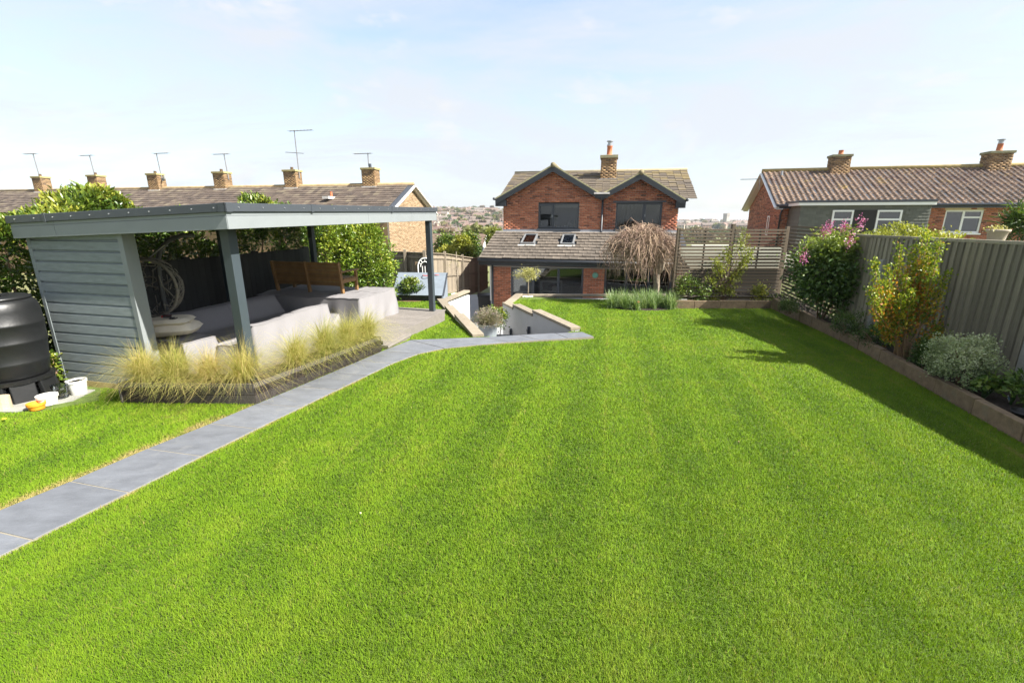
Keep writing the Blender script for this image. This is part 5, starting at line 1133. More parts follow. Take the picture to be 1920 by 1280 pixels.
# ================================================================ FENCES OF THE PLOT
fr_ = empty('close_board_fence', (fx(4), 4, .1), 0, 'tall grey-green close-board fence along the right border', 'fence')
fd = (FR1-FR0).normalized(); fang = math.atan2(fd.y, fd.x); Lf = (FR1-FR0).length
def fpt(y): return Vector((fx(y), y, 0))
bw = .112; feather = MB().add([(0, 0, 0), (bw*1.05, 0, 0), (bw*1.05, .006, 0), (0, .034, 0), (0, 0, 1), (bw*1.05, 0, 1), (bw*1.05, .006, 1), (0, .034, 1)], [(3,2,1,0),(4,5,6,7),(0,1,5,4),(1,2,6,5),(2,3,7,6),(3,0,4,7)]).mesh('fence_board', m_fence)
FY0, FY1 = 10.4, -2.6; yk = FY0; k = 0
while yk > FY1:
    p = fpt(yk); zt_ = 2.005+.006*(11-yk); o = link('fence_board', feather, fr_, Matrix.Translation(p-fr_.location+Vector((0, 0, .16))) @ Matrix.Rotation(fang, 4, 'Z') @ Matrix.Rotation(math.pi, 4, 'Z') @ Matrix.Translation((-bw*1.2, .004*random.random(), 0)) @ Matrix.Rotation(R(2), 4, 'Z') @ Matrix.Diagonal((1, 1, zt_-.16+random.uniform(-.004, .004), 1)))
    yk -= bw; k += 1
for a, b in ((FY0, 9.4), (9.4, 8.4), (8.4, 5.5), (5.5, 2.6), (2.6, -.3), (-.3, -2.6)):
    p, q = fpt(a), fpt(b); za, zb2 = 2.03+.006*(11-a), 2.03+.006*(11-b)
    MB().beam(p-fr_.location+Vector((-.0, 0, za)), q-fr_.location+Vector((0, 0, zb2)), .075, .05).build('cap_rail', m_fence, fr_, bevel=.004)
    MB().beam(p-fr_.location+Vector((-.015, 0, .08)), q-fr_.location+Vector((-.015, 0, .08)), .03, .17).build('gravel_board', m_fence, fr_)
    for z in (.45, 1.1, 1.75): MB().beam(p-fr_.location+Vector((.05, 0, z)), q-fr_.location+Vector((.05, 0, z)), .04, .08).build('rail', m_fence, fr_)
for y in (8.95, 6.02, 3.1): B((-.085, -.05, 0), (.0, .05, 1.62)).build('concrete_post', m_conc, fr_, Matrix.Translation(fpt(y)-fr_.location+Vector((-.0, 0, .0))) @ Matrix.Rotation(fang+math.pi/2, 4, 'Z'), bevel=.01)
# slatted screen at the back
sA = GL(1268, 571); SY = FR0.y-.05; sx0 = (1270-960)/FPX*SY*.965+.1; sx1 = FR0.x-.06
ss = empty('slatted_screen', (sx0, SY, -.2), 0, 'tall open screen of thin horizontal grey slats behind the back border', 'fence'); W_ = sx1-sx0
mid_ = W_*.50
pit = .098; nsl = 23
for (a, b) in ((.03, mid_-.05), (mid_+.05, W_-.03)):
    for i in range(nsl):
        z = .06+i*pit; B((a, -.012, z), (b, .012, z+(.054 if i > 13 else .07)+random.uniform(-.003, .003)), Matrix.Rotation(random.uniform(-.002, .002), 4, 'Y')).build('slat', m_slat, ss, bevel=.002)
    for t in (.5,):
        x = a+(b-a)*t; B((x-.02, .013, .0), (x+.02, .045, 2.28)).build('batten', m_black, ss)
for x, h_ in ((0, 2.3), (mid_, 2.42), (W_, 2.34)): B((x-.05, .0, -.1), (x+.05, .1, h_)).build('fence_post', m_slat, ss, bevel=.006)
# slatted return towards the close-board fence
sr = empty('slatted_screen', (FR0.x-.02, FR0.y-.1, -.1), math.atan2(FY0-FR0.y, fx(FY0)-FR0.x), 'short slatted screen turning the corner behind the purple-flowered bush', 'fence'); Lr = math.hypot(FY0-FR0.y, fx(FY0)-FR0.x)
for i in range(23): B((.03, -.012, .06+i*pit), (Lr-.02, .012, .06+i*pit+.055)).build('slat', m_slat, sr, bevel=.002)
B((Lr-.06, .0, 0), (Lr, .09, 2.3)).build('fence_post', m_slat, sr)
# weathered fence back left, stepping down towards the house
pts_ = [AT(690, 470, 17.6), AT(760, 471.5, 16.9), AT(796, 473, 16.4), AT(834, 474.5, 18.2), AT(867, 480, 20.0), AT(897, 484, 21.8), AT(915, 487, 23.6)]
wf = empty('weathered_fence', (pts_[1].x, pts_[1].y, -.8), 0, 'bleached panel fence with posts stepping down behind the grey coop', 'fence'); wl0 = wf.location.copy()
for i, (p, q) in enumerate(zip(pts_[:-1], pts_[1:])):
    d = (q-p); L = d.to_2d().length; n = int(L/.105); bt_ = LZ(15)-.2-.08*i
    for j in range(n):
        c = p.lerp(q, (j+.5)/n); a = math.atan2(d.y, d.x); zt_ = c.z-.03+.01*random.random()
        B((-.05, .02, bt_-.2), (.052, .038+.006*(j % 2), zt_)).build('board', m_fence_l, wf, Matrix.Translation(Vector((c.x, c.y, 0))-wl0) @ Matrix.Rotation(a, 4, 'Z') )
    for z in (.12, .52, .9):
        zz0 = bt_+(p.z-bt_)*z; zz1 = bt_-.08+(q.z-bt_+.08)*z; MB().beam(Vector((p.x, p.y, zz0))-wl0, Vector((q.x, q.y, zz1))-wl0, .05, .075).build('rail', m_fence_l, wf)
    MB().beam(Vector((p.x, p.y, p.z-.02))-wl0, Vector((q.x, q.y, q.z-.02))-wl0, .09, .03).build('cap_rail', m_fence_l, wf)
    MB().box((p.x-.05-wl0.x, p.y-.12-wl0.y, bt_-.5-wl0.z), (p.x+.05-wl0.x, p.y-.02-wl0.y, p.z+.07-wl0.z)).build('fence_post', m_fence_l, wf, bevel=.005)
# ================================================================ HEDGES, SHRUBS AND TREES
m_laurel = leafmat('laurel_leaf', [(0, (.018, .040, .008)), (.4, (.055, .105, .014)), (.72, (.14, .20, .025)), (1, (.33, .33, .05))], .32, .28, .5)
m_leaf_d = leafmat('dark_leaf', [(0, (.020, .050, .010)), (.5, (.065, .125, .020)), (1, (.20, .26, .045))], .45, .3)
m_leaf_y = leafmat('yellow_green_leaf', [(0, (.06, .095, .015)), (.5, (.18, .215, .03)), (1, (.36, .36, .06))], .45, .4)
m_leaf_v = leafmat('variegated_leaf', [(0, (.08, .12, .055)), (.45, (.26, .32, .16)), (1, (.58, .60, .38))], .5, .3)
m_leaf_o = leafmat('orange_green_leaf', [(0, (.055, .11, .012)), (.40, (.20, .28, .02)), (.62, (.44, .44, .04)), (.8, (.52, .25, .03)), (1, (.45, .14, .02))], .45, .4)
m_leaf_c = leafmat('cream_gold_leaf', [(0, (.16, .18, .05)), (.5, (.40, .38, .14)), (1, (.62, .57, .30))], .5, .4)
def hedge(name, poly_pts, n, zf, th, m, ln, wd, label, cat='hedge', seed=1, zb=.1, topb=.35, gaps=0):
    """a clipped hedge along a line: leaves on both faces, the top and in depth, with woody stems inside"""
    r = np.random.default_rng(seed); P = [Vector(p) for p in poly_pts]; Ls = [(b-a).length for a, b in zip(P[:-1], P[1:])]; T = sum(Ls)
    s = r.random(n)*T; top = r.random(n) < topb; pos = np.zeros((n, 3)); out = np.zeros((n, 3)); cum = np.concatenate([[0], np.cumsum(Ls)])
    for i in range(len(Ls)):
        k = (s >= cum[i]) & (s <= cum[i+1]); t = (s[k]-cum[i])/Ls[i]; a = np.array(P[i]); b = np.array(P[i+1]); d = (b-a)/Ls[i]; nn = np.array([-d[1], d[0]])
        c = a+(b-a)*t[:, None]; zt_ = zf(s[k]); sd2 = np.where(r.random(k.sum()) < .5, -1, 1.0); off = np.where(top[k], r.uniform(-1, 1, k.sum()), sd2*r.uniform(.55, 1.06, k.sum()))*th/2
        z = np.where(top[k], zt_+r.normal(0, .05, k.sum()), zb+(zt_-zb)*r.random(k.sum())**.9)
        pos[k, 0] = c[:, 0]+nn[0]*off; pos[k, 1] = c[:, 1]+nn[1]*off; pos[k, 2] = z
        out[k, 0] = nn[0]*np.sign(off); out[k, 1] = nn[1]*np.sign(off); out[k, 2] = np.where(top[k], 1.2, .25)
    b_ = vnoise(pos, 1.5, seed); pos[:, :2] += out[:, :2]*((b_-.5)*.34)[:, None]; pos[:, 2] += np.where(top, (vnoise(pos, 1.9, seed+3)-.45)*.40, 0)
    if gaps: kk = ~((vnoise(pos, 4.5, seed+9) > .60) & (pos[:, 2] < gaps) & (pos[:, 2] > 1.3)); pos, out, top, b_ = pos[kk], out[kk], top[kk], b_[kk]
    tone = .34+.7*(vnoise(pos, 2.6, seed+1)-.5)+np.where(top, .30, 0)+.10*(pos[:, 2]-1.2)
    root = empty(name, (P[0].x, P[0].y, 0), 0, label, cat); M = Matrix.Translation(-root.location)
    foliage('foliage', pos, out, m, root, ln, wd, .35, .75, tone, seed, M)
    st_ = MB()
    for q in np.arange(.3, T, .55):
        i = int(np.searchsorted(cum, q)-1); t = (q-cum[i])/Ls[i]; c = P[i].lerp(P[i+1], t); zz_ = float(zf(np.array([q]))[0]); jj = lambda: random.uniform(-.1, .1)
        st_.tube([(c.x, c.y, -.2), (c.x+jj(), c.y+jj(), zz_*.45), (c.x+jj()*2, c.y+jj()*2, zz_*.9)], [.035, .025, .008], 5)
    o = st_.build('stem', m_barkb, root, M); return root
def zf_l(s): return 2.24+.50*np.exp(-((s-5.45)/.5)**2)+.22*np.exp(-((s-7.3)/.3)**2)+.45*np.exp(-((s-9.6)/.75)**2)+.0*s
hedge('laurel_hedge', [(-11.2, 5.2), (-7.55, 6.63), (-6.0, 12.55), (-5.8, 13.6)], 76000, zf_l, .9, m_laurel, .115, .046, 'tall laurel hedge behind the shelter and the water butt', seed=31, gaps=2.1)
m_laurel_lit = leafmat('sunlit_laurel_leaf', [(0, (.030, .062, .010)), (.35, (.095, .17, .018)), (.7, (.22, .29, .03)), (1, (.42, .42, .06))], .32, .3, .5)  # brighter laurel: sunlight on the hedge end put into the leaf colours
lr = empty('laurel_hedge', (-4.8, 14.1, -.3), 0, 'rounded laurel hedge end right of the shelter, brightly lit', 'hedge')
for i, (c, rd, n) in enumerate((((-.55, -.35, 1.35), (.9, .75, 1.42), 9500), ((.28, .1, 1.22), (.86, .7, 1.38), 9500), ((-.1, -.1, 1.2), (1.0, .6, 1.2), 2500))):
    P, out, ct = crown_pts(n, c, rd, 240, .10, 330+i, .80); k = P[:, 2] > 0; P, out, ct = P[k], out[k], ct[k]
    foliage('foliage', P, out, m_laurel_lit, lr, .105, .045, .3, .7, .46+ct*.9+.35*(vnoise(P, 2.2, 8)-.5)+.15*out[:, 2], 331+i)
for i in range(6): MB().tube([(-1.2+i*.42, 0, 0), (-1.15+i*.4, .05, .9), (-1.1+i*.38, 0, 2.1)], [.04, .03, .01], 6).build('stem', m_barkb, lr)
def zf_n(s): return 1.90+.10*np.sin(s*2.1)+.08*np.sin(s*5.3+1)
hedge('golden_hedge', [(8.5, 12.6), (7.75, 9.2), (7.5, 3.5)], 15000, zf_n, .8, m_leaf_y, .065, .035, 'yellow-green hedge showing above the close-board fence', seed=35, topb=.65, zb=1.5)
def shrub(name, base, c, rad, n, clumps, cs, m, ln, wd, label, cat='shrub', seed=1, stems=7, tone0=.45, shell=.45, up=.35, grp=None, sm=m_barkb, tonef=None):
    root = empty(name, base, 0, label, cat, grp); P, out, ct = crown_pts(n, c, rad, clumps, cs, seed, shell)
    P = P[P[:, 2] > .02] if False else P; k = P[:, 2] > .0; P, out, ct = P[k], out[k], ct[k]
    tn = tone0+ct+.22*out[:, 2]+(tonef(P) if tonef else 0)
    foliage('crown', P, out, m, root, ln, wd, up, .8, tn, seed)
    r = np.random.default_rng(seed+5)
    for i in range(stems):
        a = r.random()*2*math.pi; q = Vector((c[0]+rad[0]*.65*math.cos(a), c[1]+rad[1]*.65*math.sin(a), c[2]+rad[2]*r.uniform(-.1, .6)))
        MB().tube([(.04*math.cos(a), .04*math.sin(a), -.05), (q.x*.45+.02, q.y*.45, q.z*.5), q], [.020, .014, .005], 5).build('stem', sm, root, smooth=True)
    return root
# lilac-flowered bush in the right corner
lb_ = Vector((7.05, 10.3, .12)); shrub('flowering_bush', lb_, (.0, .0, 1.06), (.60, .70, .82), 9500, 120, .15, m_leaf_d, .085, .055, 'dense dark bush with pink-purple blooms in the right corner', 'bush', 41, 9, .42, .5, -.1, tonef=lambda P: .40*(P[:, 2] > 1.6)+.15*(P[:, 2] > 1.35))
flw = bpy.data.objects[[o.name for o in bpy.data.objects if o.name.startswith('flowering_bush')][-1]]
m_pink = leafmat('pink_blossom', [(0, (.38, .05, .20)), (.6, (.52, .13, .36)), (1, (.62, .38, .58))], .6, .3)
for i, (px, py) in enumerate(((1556, 427), (1582, 424), (1615, 418), (1546, 432), (1593, 452), (1508, 482))):
    p = AT(px, py, 9.95 if i < 4 else 9.6)-lb_; r = np.random.default_rng(i); n = 90; P = r.normal(0, 1, (n, 3))*np.array([.035, .035, .075])+np.array(p); foliage('blossom', P, r.normal(0, 1, (n, 3)), m_pink, flw, .035, .025, .2, .9, r.random(n), i)
# upright gold and orange shrub
ob = G(1690, 672, .15); root = empty('golden_upright_shrub', ob, 0, 'upright shrub with green tips and orange lower leaves before the fence', 'shrub'); PL, OL, TL = [], [], []; r = np.random.default_rng(61)
tips = [(1655, 530), (1668, 500), (1640, 490), (1688, 455), (1712, 462), (1735, 425), (1742, 440), (1722, 490), (1765, 452), (1755, 500), (1700, 520), (1650, 580), (1790, 575), (1778, 510), (1660, 600), (1730, 560), (1690, 560), (1760, 620), (1675, 545), (1745, 470), (1710, 545), (1634, 540)]
for i, (px, py) in enumerate(tips):
    tip = AT(px, py, ob.y+r.uniform(-.25, .28))-ob; sx = tip.x*.35+r.normal(0, .05); sy = tip.y*.3; mid1 = Vector((sx+.02, sy, tip.z*.35)); mid2 = Vector((tip.x*.8, tip.y*.8, tip.z*.68))
    MB().tube([(r.normal(0, .05), r.normal(0, .05), -.05), mid1, mid2, tip], [.018, .013, .008, .004], 5).build('stem', mat('tan_stem', (.30, .19, .11), .85, .2, 20, .1) if i == 0 else bpy.data.materials['tan_stem'], root, smooth=True)
    for k, (a, b, lo) in enumerate(((mid1, mid2, 0.25), (mid2, tip, 0))):
        n = 230; t = lo+(1-lo)*r.random(n); c = np.array(a)+(np.array(b)-np.array(a))*t[:, None]+r.normal(0, .035 if k else .07, (n, 3)); PL.append(c); OL.append(r.normal(0, .6, (n, 3))+np.array([0, 0, .5])); zz_ = c[:, 2]
        TL.append(np.where(k == 1, .48-.10*t+.28*(t < .35)*r.random(n), np.where(r.random(n) < .5, .82, .25)) + r.normal(0, .08, n))
foliage('crown', np.concatenate(PL), np.concatenate(OL), m_leaf_o, root, .05, .03, .5, .6, np.concatenate(TL), 62)
# variegated mound, dark low shrubs, small plants
vb_ = G(1800, 725, .15); shrub('variegated_shrub', vb_, (0, .05, .33), (.40, .40, .37), 10000, 170, .042, m_leaf_v, .030, .022, 'rounded grey-green variegated shrub at the near end of the border', 'shrub', 71, 6, .5, .55, .2)
for i, (px, py, rx, rz, s_, lab) in enumerate(((1590, 628, .38, .26, 72, 'dark low shrub between the bush and the upright shrub'), (1640, 650, .30, .2, 73, 'dark feathery shrub just left of the upright shrub'), (1478, 585, .22, .16, 74, 'small green plant at the corner of the sleeper edging'), (1730, 690, .13, .24, 75, 'narrow dark plant right of the upright shrub stems'))):
    b = G(px, py, .13); shrub('low_shrub', b, (0, .05, rz*.8), (rx, rx, rz), 1500, 40, .05, m_leaf_d, .04, .022, lab, 'shrub', s_, 4, .32+.1*(i == 2), .4, .3)
for i, (px, py, h_, lab) in enumerate(((1842, 748, .26, 'leafy stem right of the variegated shrub'), (1893, 760, .30, 'leafy stem by the white plant label'), (1915, 770, .24, 'leafy stem at the frame edge in the border'))):
    b = G(px, py, .13); rt = empty('young_plant', b, 0, lab, 'plant', 'young plants at the near end of the border'); r = np.random.default_rng(80+i)
    for k in range(4):
        q = Vector((r.normal(0, .08), r.normal(0, .06), h_*r.uniform(.7, 1.1))); MB().tube([(0, 0, 0), q*.5+Vector((.01, 0, 0)), q], [.012, .01, .004], 5).build('stem', bpy.data.materials['tan_stem'] if k == 9 else m_leaf_d, rt)
        P = np.array(q)+r.normal(0, .05, (36, 3)); foliage('leaf_cluster', P, r.normal(0, .6, (36, 3))+np.array([0, 0, .4]), m_leaf_d, rt, .09, .05, .2, .7, r.random(36)*.6+.2, k)
lbp = G(1893, 752, .15); pl = empty('plant_label', lbp, .4, 'white plant label leaning in the soil at the border end', 'plant label'); B((-.014, -.002, -.03), (.014, .002, .13), Matrix.Rotation(R(-48), 4, 'Y')).build('tag', m_wpl, pl); B((-.012, -.004, .03), (.012, -.0025, .11), Matrix.Rotation(R(-48), 4, 'Y')).build('print', mat('blue_print', (.2, .4, .6), .6, .05, 5, 0), pl)
tr_ = G(1922, 780, .15); MBt = MB().lathe([(.001, .0), (.10, 0), (.13, .06), (.135, .06), (.12, .015), (.001, .012)], 18).build('black_tray', m_butt, None, Matrix.Translation(tr_), True); tag(MBt, 'shallow black plastic tray on the soil at the frame edge', 'tray')
# plants before the slatted screen
sc_ = [((1352, 575), .30, [(1335, 560), (1350, 500), (1395, 445), (1405, 480), (1365, 470), (1330, 520), (1340, 490), (1380, 520), (1390, 500), (1372, 545), (1408, 470), (1350, 540)], 'light green climbing shrub in the middle of the slatted screen', 90), ((1295, 573), .3, [(1275, 530), (1290, 520), (1310, 530), (1325, 545), (1300, 550), (1270, 545), (1315, 560)], 'low green shrub between the weeping tree and the screen', 91), ((1425, 575), .2, [(1418, 545), (1428, 540), (1422, 555)], 'small sapling at the right of the slatted screen', 92), ((1455, 578), .2, [(1445, 565), (1465, 560)], 'low green plant in the corner of the back border', 93)]
for (bx_, by_), w_, tips, lab, sd_ in sc_:
    b = AT(bx_, by_, SY-.32); b.z = .0; rt = empty('screen_shrub', b, 0, lab, 'shrub'); r = np.random.default_rng(sd_); PL = []
    for (px, py) in tips:
        t = AT(px, py, SY-.25-r.uniform(0, .2))-b; m1 = Vector((t.x*.4, t.y*.5, t.z*.55)); MB().tube([(0, 0, -.1), m1, t], [.016, .01, .004], 5).build('stem', m_barkb, rt)
        n = 170; tt = .45+.6*r.random(n); c = np.array(m1)+(np.array(t)-np.array(m1))*tt[:, None]+r.normal(0, .085, (n, 3)); PL.append(c)
    P = np.concatenate(PL); foliage('crown', P, r.normal(0, .5, P.shape)+np.array([0, -.3, .2]), m_leaf_y if sd_ in (90, 92) else m_leaf_d, rt, .07, .045, .2, .7, .35+.5*vnoise(P, 4, sd_)+(.1 if sd_ == 91 else 0), sd_)
# ---------------------------------------------------------------- weeping tree in its round bed
wb = GL(1228, 566); bc = beds[0][0]
tag(MB().lathe([(1.0, .0), (.9, .05), (.4, .07), (.001, .07)], 36).build('round_bed', m_soil, None, Matrix.Translation((bc.x, bc.y, LZ(bc.y)-.012)) @ Matrix.Diagonal((1.06, .72, 1, 1))), 'soil of the round bed under the weeping tree', 'soil', kind='structure')
wt = empty('weeping_tree', wb, 0, 'weeping tree with a mop of bare red-brown twigs on a pale trunk', 'tree'); r = np.random.default_rng(101)
topz = AT(1226, 505, wb.y).z-wb.z; hx = .0
MB().tube([(0, 0, -.1), (.01, 0, topz*.45), (-.02, 0, topz*.85), (.0, 0, topz*1.02)], [.115, .095, .10, .13], 12).build('trunk', m_bark, wt, smooth=True)
MB().tube([(0, 0, topz*.94), (.03, -.09, topz*1.06), (.07, -.12, topz*1.2), (.02, -.05, topz*1.35)], [.13, .15, .11, .07], 10).build('graft_knot', m_bark, wt, smooth=True)
tcx = (AT(1203, 470, wb.y).x-wb.x); ctop = AT(1205, 432, wb.y).z-wb.z; twm = [MB(), MB(), MB(), MB()]
for i in range(16):                                                     # limbs spread from the head
    a = 2*math.pi*i/16+r.normal(0, .15); L = r.uniform(.45, .85); q = [Vector((0, 0, topz)), Vector((tcx*.4+math.cos(a)*L*.4, math.sin(a)*L*.4, topz+.42+r.normal(0, .1))), Vector((tcx*.8+math.cos(a)*L, math.sin(a)*L*.9, ctop-.35+r.normal(0, .12))), Vector((tcx+math.cos(a)*(L+.3), math.sin(a)*(L+.25), ctop-.55))]
    MB().tube(q, [.05, .035, .022, .012], 6).build('limb', m_barkb, wt, smooth=True)
for i in range(1700):
    a = r.random()*2*math.pi; rad0 = r.uniform(.03, 1.0)*.86; x0 = tcx+math.cos(a)*rad0; y0 = math.sin(a)*rad0*.95; z0 = ctop-.08-.50*(rad0/.82)**2+r.normal(0, .10); ext = r.uniform(.05, .50); dz = r.uniform(-.12, 1.15); wob = r.normal(0, .085, (7, 3)).cumsum(0)*.75; pp = []; j1, j2 = r.normal(0, .10, 2)
    for t in np.linspace(0, 1, 7):
        rr = ext*math.sin(min(1, t*1.3)*math.pi/2); w_ = wob[len(pp)]; pp.append((x0+math.cos(a+j1*t*6)*rr+w_[0], y0+math.sin(a+j1*t*6)*rr+w_[1], z0+.16*math.sin(math.pi*min(1, t*2.0))*(1-t)-dz*t*t+w_[2]*.6))
    lim = topz*.55; pp = [(x, y, max(z, lim+.1*random.random())) for x, y, z in pp]
    twm[i % 4].tube(pp, [.0085, .0075, .0065, .0055, .0045, .004, .003], 3, caps=False)
for i, t in enumerate(twm):
    o = t.build('twigs', mat('twig_%d' % i, ((.25, .165, .12), (.33, .24, .17), (.18, .115, .085), (.29, .205, .13))[i], .85, .25, 8, 0), wt); o['kind'] = 'stuff'
# bulb leaves round it
m_bulb = leafmat('bulb_leaf', [(0, (.06, .12, .03)), (.5, (.17, .26, .085)), (1, (.36, .44, .20))], .45, .35)
bl_ = empty('bulb_clump', (bc.x, bc.y, LZ(bc.y)+.03), 0, 'thick clump of strappy bulb leaves round the weeping tree', 'plants'); r = np.random.default_rng(111); nsc = 46
for i in range(nsc):
    a = r.random()*2*math.pi; q = math.sqrt(r.random()); c = np.array([math.cos(a)*q*1.05, math.sin(a)*q*.66, 0]); n = 60; az = r.random(n)*2*math.pi; ti = np.abs(r.normal(0, .42, n))
    D = np.stack([np.cos(az)*np.sin(ti), np.sin(az)*np.sin(ti), np.cos(ti)], 1); v, f, k = blades(n, c+r.normal(0, .05, (n, 3))*np.array([1, 1, 0]), D, r.uniform(.38, .70, n), .015*np.ones(n), r.uniform(.1, .6, n), 4)
    link('leaf_tuft', np_mesh('leaf_tuft', v, f, m_bulb, {'tone': np.repeat(np.clip(r.normal(.5, .25, n), 0, 1), k)}), bl_)
for i, (px, py, c_, lab) in enumerate(((1265, 562, (.55, .06, .03), 'single red tulip at the right of the round bed'), (1197, 570, (.62, .22, .14), 'single pale red tulip at the front of the round bed'))):
    p = AT(px, py, bc.y-.5*(i == 1)-.1); t = empty('tulip', (p.x, p.y, LZ(p.y)+.02), 0, lab, 'tulip'); hh = p.z-LZ(p.y); MB().tube([(0, 0, -.03), (0, 0, hh)], .006, 5).build('stem', m_bulb, t)
    for k in range(6):
        a = k*math.pi/3; MB().add([(0, 0, hh), (.03*math.cos(a-.5), .03*math.sin(a-.5), hh+.03), (.026*math.cos(a), .026*math.sin(a), hh+.075), (.03*math.cos(a+.5), .03*math.sin(a+.5), hh+.03)], [(0,1,2,3)]).build('petal', mat('petal_%d' % i, c_, .5, .1, 9, 0) if k == 0 else bpy.data.materials['petal_%d' % i], t)
# ---------------------------------------------------------------- small standard tree and pebble rings
def pebbles(c, ra, rb, n, label, cat, seed):
    r = np.random.default_rng(seed); rt = empty('pebble_ring', (c.x, c.y, LZ(c.y)), 0, label, cat); ico = MB().lathe([(.001, -.5), (.35, -.4), (.5, 0), (.38, .38), (.001, .5)], 7).mesh('pebble', m_pebble, True)
    for i in range(n):
        a = r.random()*2*math.pi; q = math.sqrt(r.random()); s = r.uniform(.035, .07); link('pebble', ico, rt, Matrix.Translation((math.cos(a)*q*ra, math.sin(a)*q*rb, .015)) @ Matrix.Rotation(r.random()*6, 4, 'Z') @ Matrix.Diagonal((s*1.3, s, s*.7, 1)))
sb_ = beds[2][0]; pebbles(sb_, .23, .18, 80, 'ring of white pebbles under the small standard tree', 'pebbles', 5); pb2 = beds[3][0]; pebbles(pb2, .26, .2, 80, 'ring of white pebbles under the slim bare tree by the fence', 'pebbles', 6)
for o_ in (0,):
    b = Vector((sb_.x, sb_.y, LZ(sb_.y))); t = empty('standard_tree', b, 0, 'small lollipop tree with cream-gold leaves on a thin stem', 'tree'); cz = AT(990, 516, b.y).z-b.z
    MB().tube([(0, 0, -.05), (.01, 0, cz*.5), (0, 0, cz)], [.02, .017, .014], 7).build('trunk', m_bark, t, smooth=True)
    P, out, ct = crown_pts(1500, (0, 0, cz), (.40, .36, .24), 46, .055, 121, .35); foliage('crown', P, out, m_leaf_c, t, .05, .032, .2, .8, .5+ct, 121)
    for k in range(6): a = k*1.05; MB().tube([(0, 0, cz-.12), (.15*math.cos(a), .15*math.sin(a), cz), (.3*math.cos(a), .28*math.sin(a), cz+.06)], [.01, .007, .004], 4).build('limb', m_bark, t)
b = Vector((pb2.x, pb2.y, LZ(pb2.y))); t = empty('slim_tree', b, 0, 'slim young tree with few leaves beside the weathered fence', 'tree'); r = np.random.default_rng(131)
MB().tube([(0, 0, -.05), (.02, .0, .6), (-.02, 0, 1.2), (.0, 0, 1.55)], [.03, .026, .02, .008], 8).build('trunk', m_bark, t, smooth=True); PL = []
for k in range(9):
    a = r.random()*6.28; z = r.uniform(.7, 1.3); q = Vector((.28*math.cos(a), .28*math.sin(a), z+.28)); MB().tube([(0, 0, z), q*.5+Vector((0, 0, z*.5)), q], [.008, .006, .003], 4).build('limb', m_bark, t); PL.append(np.array(q)+r.normal(0, .06, (14, 3)))
P = np.concatenate(PL); foliage('crown', P, r.normal(0, .5, P.shape), m_leaf_c, t, .035, .02, .2, .7, r.random(len(P))*.6, 132)
# rhododendron in its mulch ring
mb_c = beds[1][0]; tag(MB().lathe([(.56, .0), (.5, .04), (.001, .05)], 30).build('mulch_ring', m_mulch, None, Matrix.Translation((mb_c.x, mb_c.y, LZ(mb_c.y)-.008)) @ Matrix.Diagonal((1, .72, 1, 1))), 'bark mulch under the small round shrub', 'mulch', kind='structure')
shrub('round_shrub', Vector((mb_c.x, mb_c.y, LZ(mb_c.y)+.02)), (0, 0, .46), (.40, .36, .26), 2200, 60, .05, m_laurel, .09, .036, 'small leathery shrub in a mulch ring on the left lawn', 'shrub', 141, 8, .5, .5, .3)
# ---------------------------------------------------------------- lavender in the grey pot, and plants behind
pp_ = AT(914, 606, 11.2); pz0 = -.90; ph = pp_.z-pz0
pt = empty('lavender_pot', (pp_.x, pp_.y, pz0), 0, 'large round grey pot standing on the steps', 'pot'); MB().lathe([(.001, 0), (.19, 0), (.225, ph*.6), (.24, ph*.96), (.255, ph*.97), (.255, ph), (.215, ph), (.21, ph*.94)], 32).build('body', m_pot, pt, smooth=True); MB().lathe([(.208, ph*.93), (.001, ph*.95)], 20).build('soil', m_soil, pt)
m_lav = leafmat('lavender', [(0, (.10, .125, .06)), (.45, (.27, .25, .16)), (.8, (.36, .30, .24)), (1, (.34, .24, .30))], .7, .3)
lv = empty('lavender', (pp_.x, pp_.y, pz0+ph*.95), 0, 'greyish dome of lavender growing in the grey pot', 'lavender'); r = np.random.default_rng(151); n = 1500; a = r.random(n)*6.283; ti = np.arccos(r.uniform(.05, 1, n)); D = np.stack([np.cos(a)*np.sin(ti), np.sin(a)*np.sin(ti), np.cos(ti)*1.1], 1)
v, f, k = blades(n, r.normal(0, .05, (n, 3))*np.array([1, 1, .3]), D, r.uniform(.28, .44, n), .010*np.ones(n), r.uniform(0, .25, n), 3); link('stems', np_mesh('stems', v, f, m_lav, {'tone': np.repeat(np.clip(r.normal(.4, .25, n), 0, 1), k)}), lv)
P = np.array(D)*r.uniform(.24, .42, n)[:, None]; foliage('leaf_tips', P, D, m_lav, lv, .05, .014, .2, .4, r.random(n), 152)
b = AT(922, 585, 12.6); shrub('patio_plant', Vector((b.x+.1, 12.9, -1.6)), (0, 0, 1.2), (.33, .3, .42), 900, 30, .06, m_laurel, .08, .04, 'green leafy plant behind the lavender pot', 'plant', 161, 5, .5, .4)
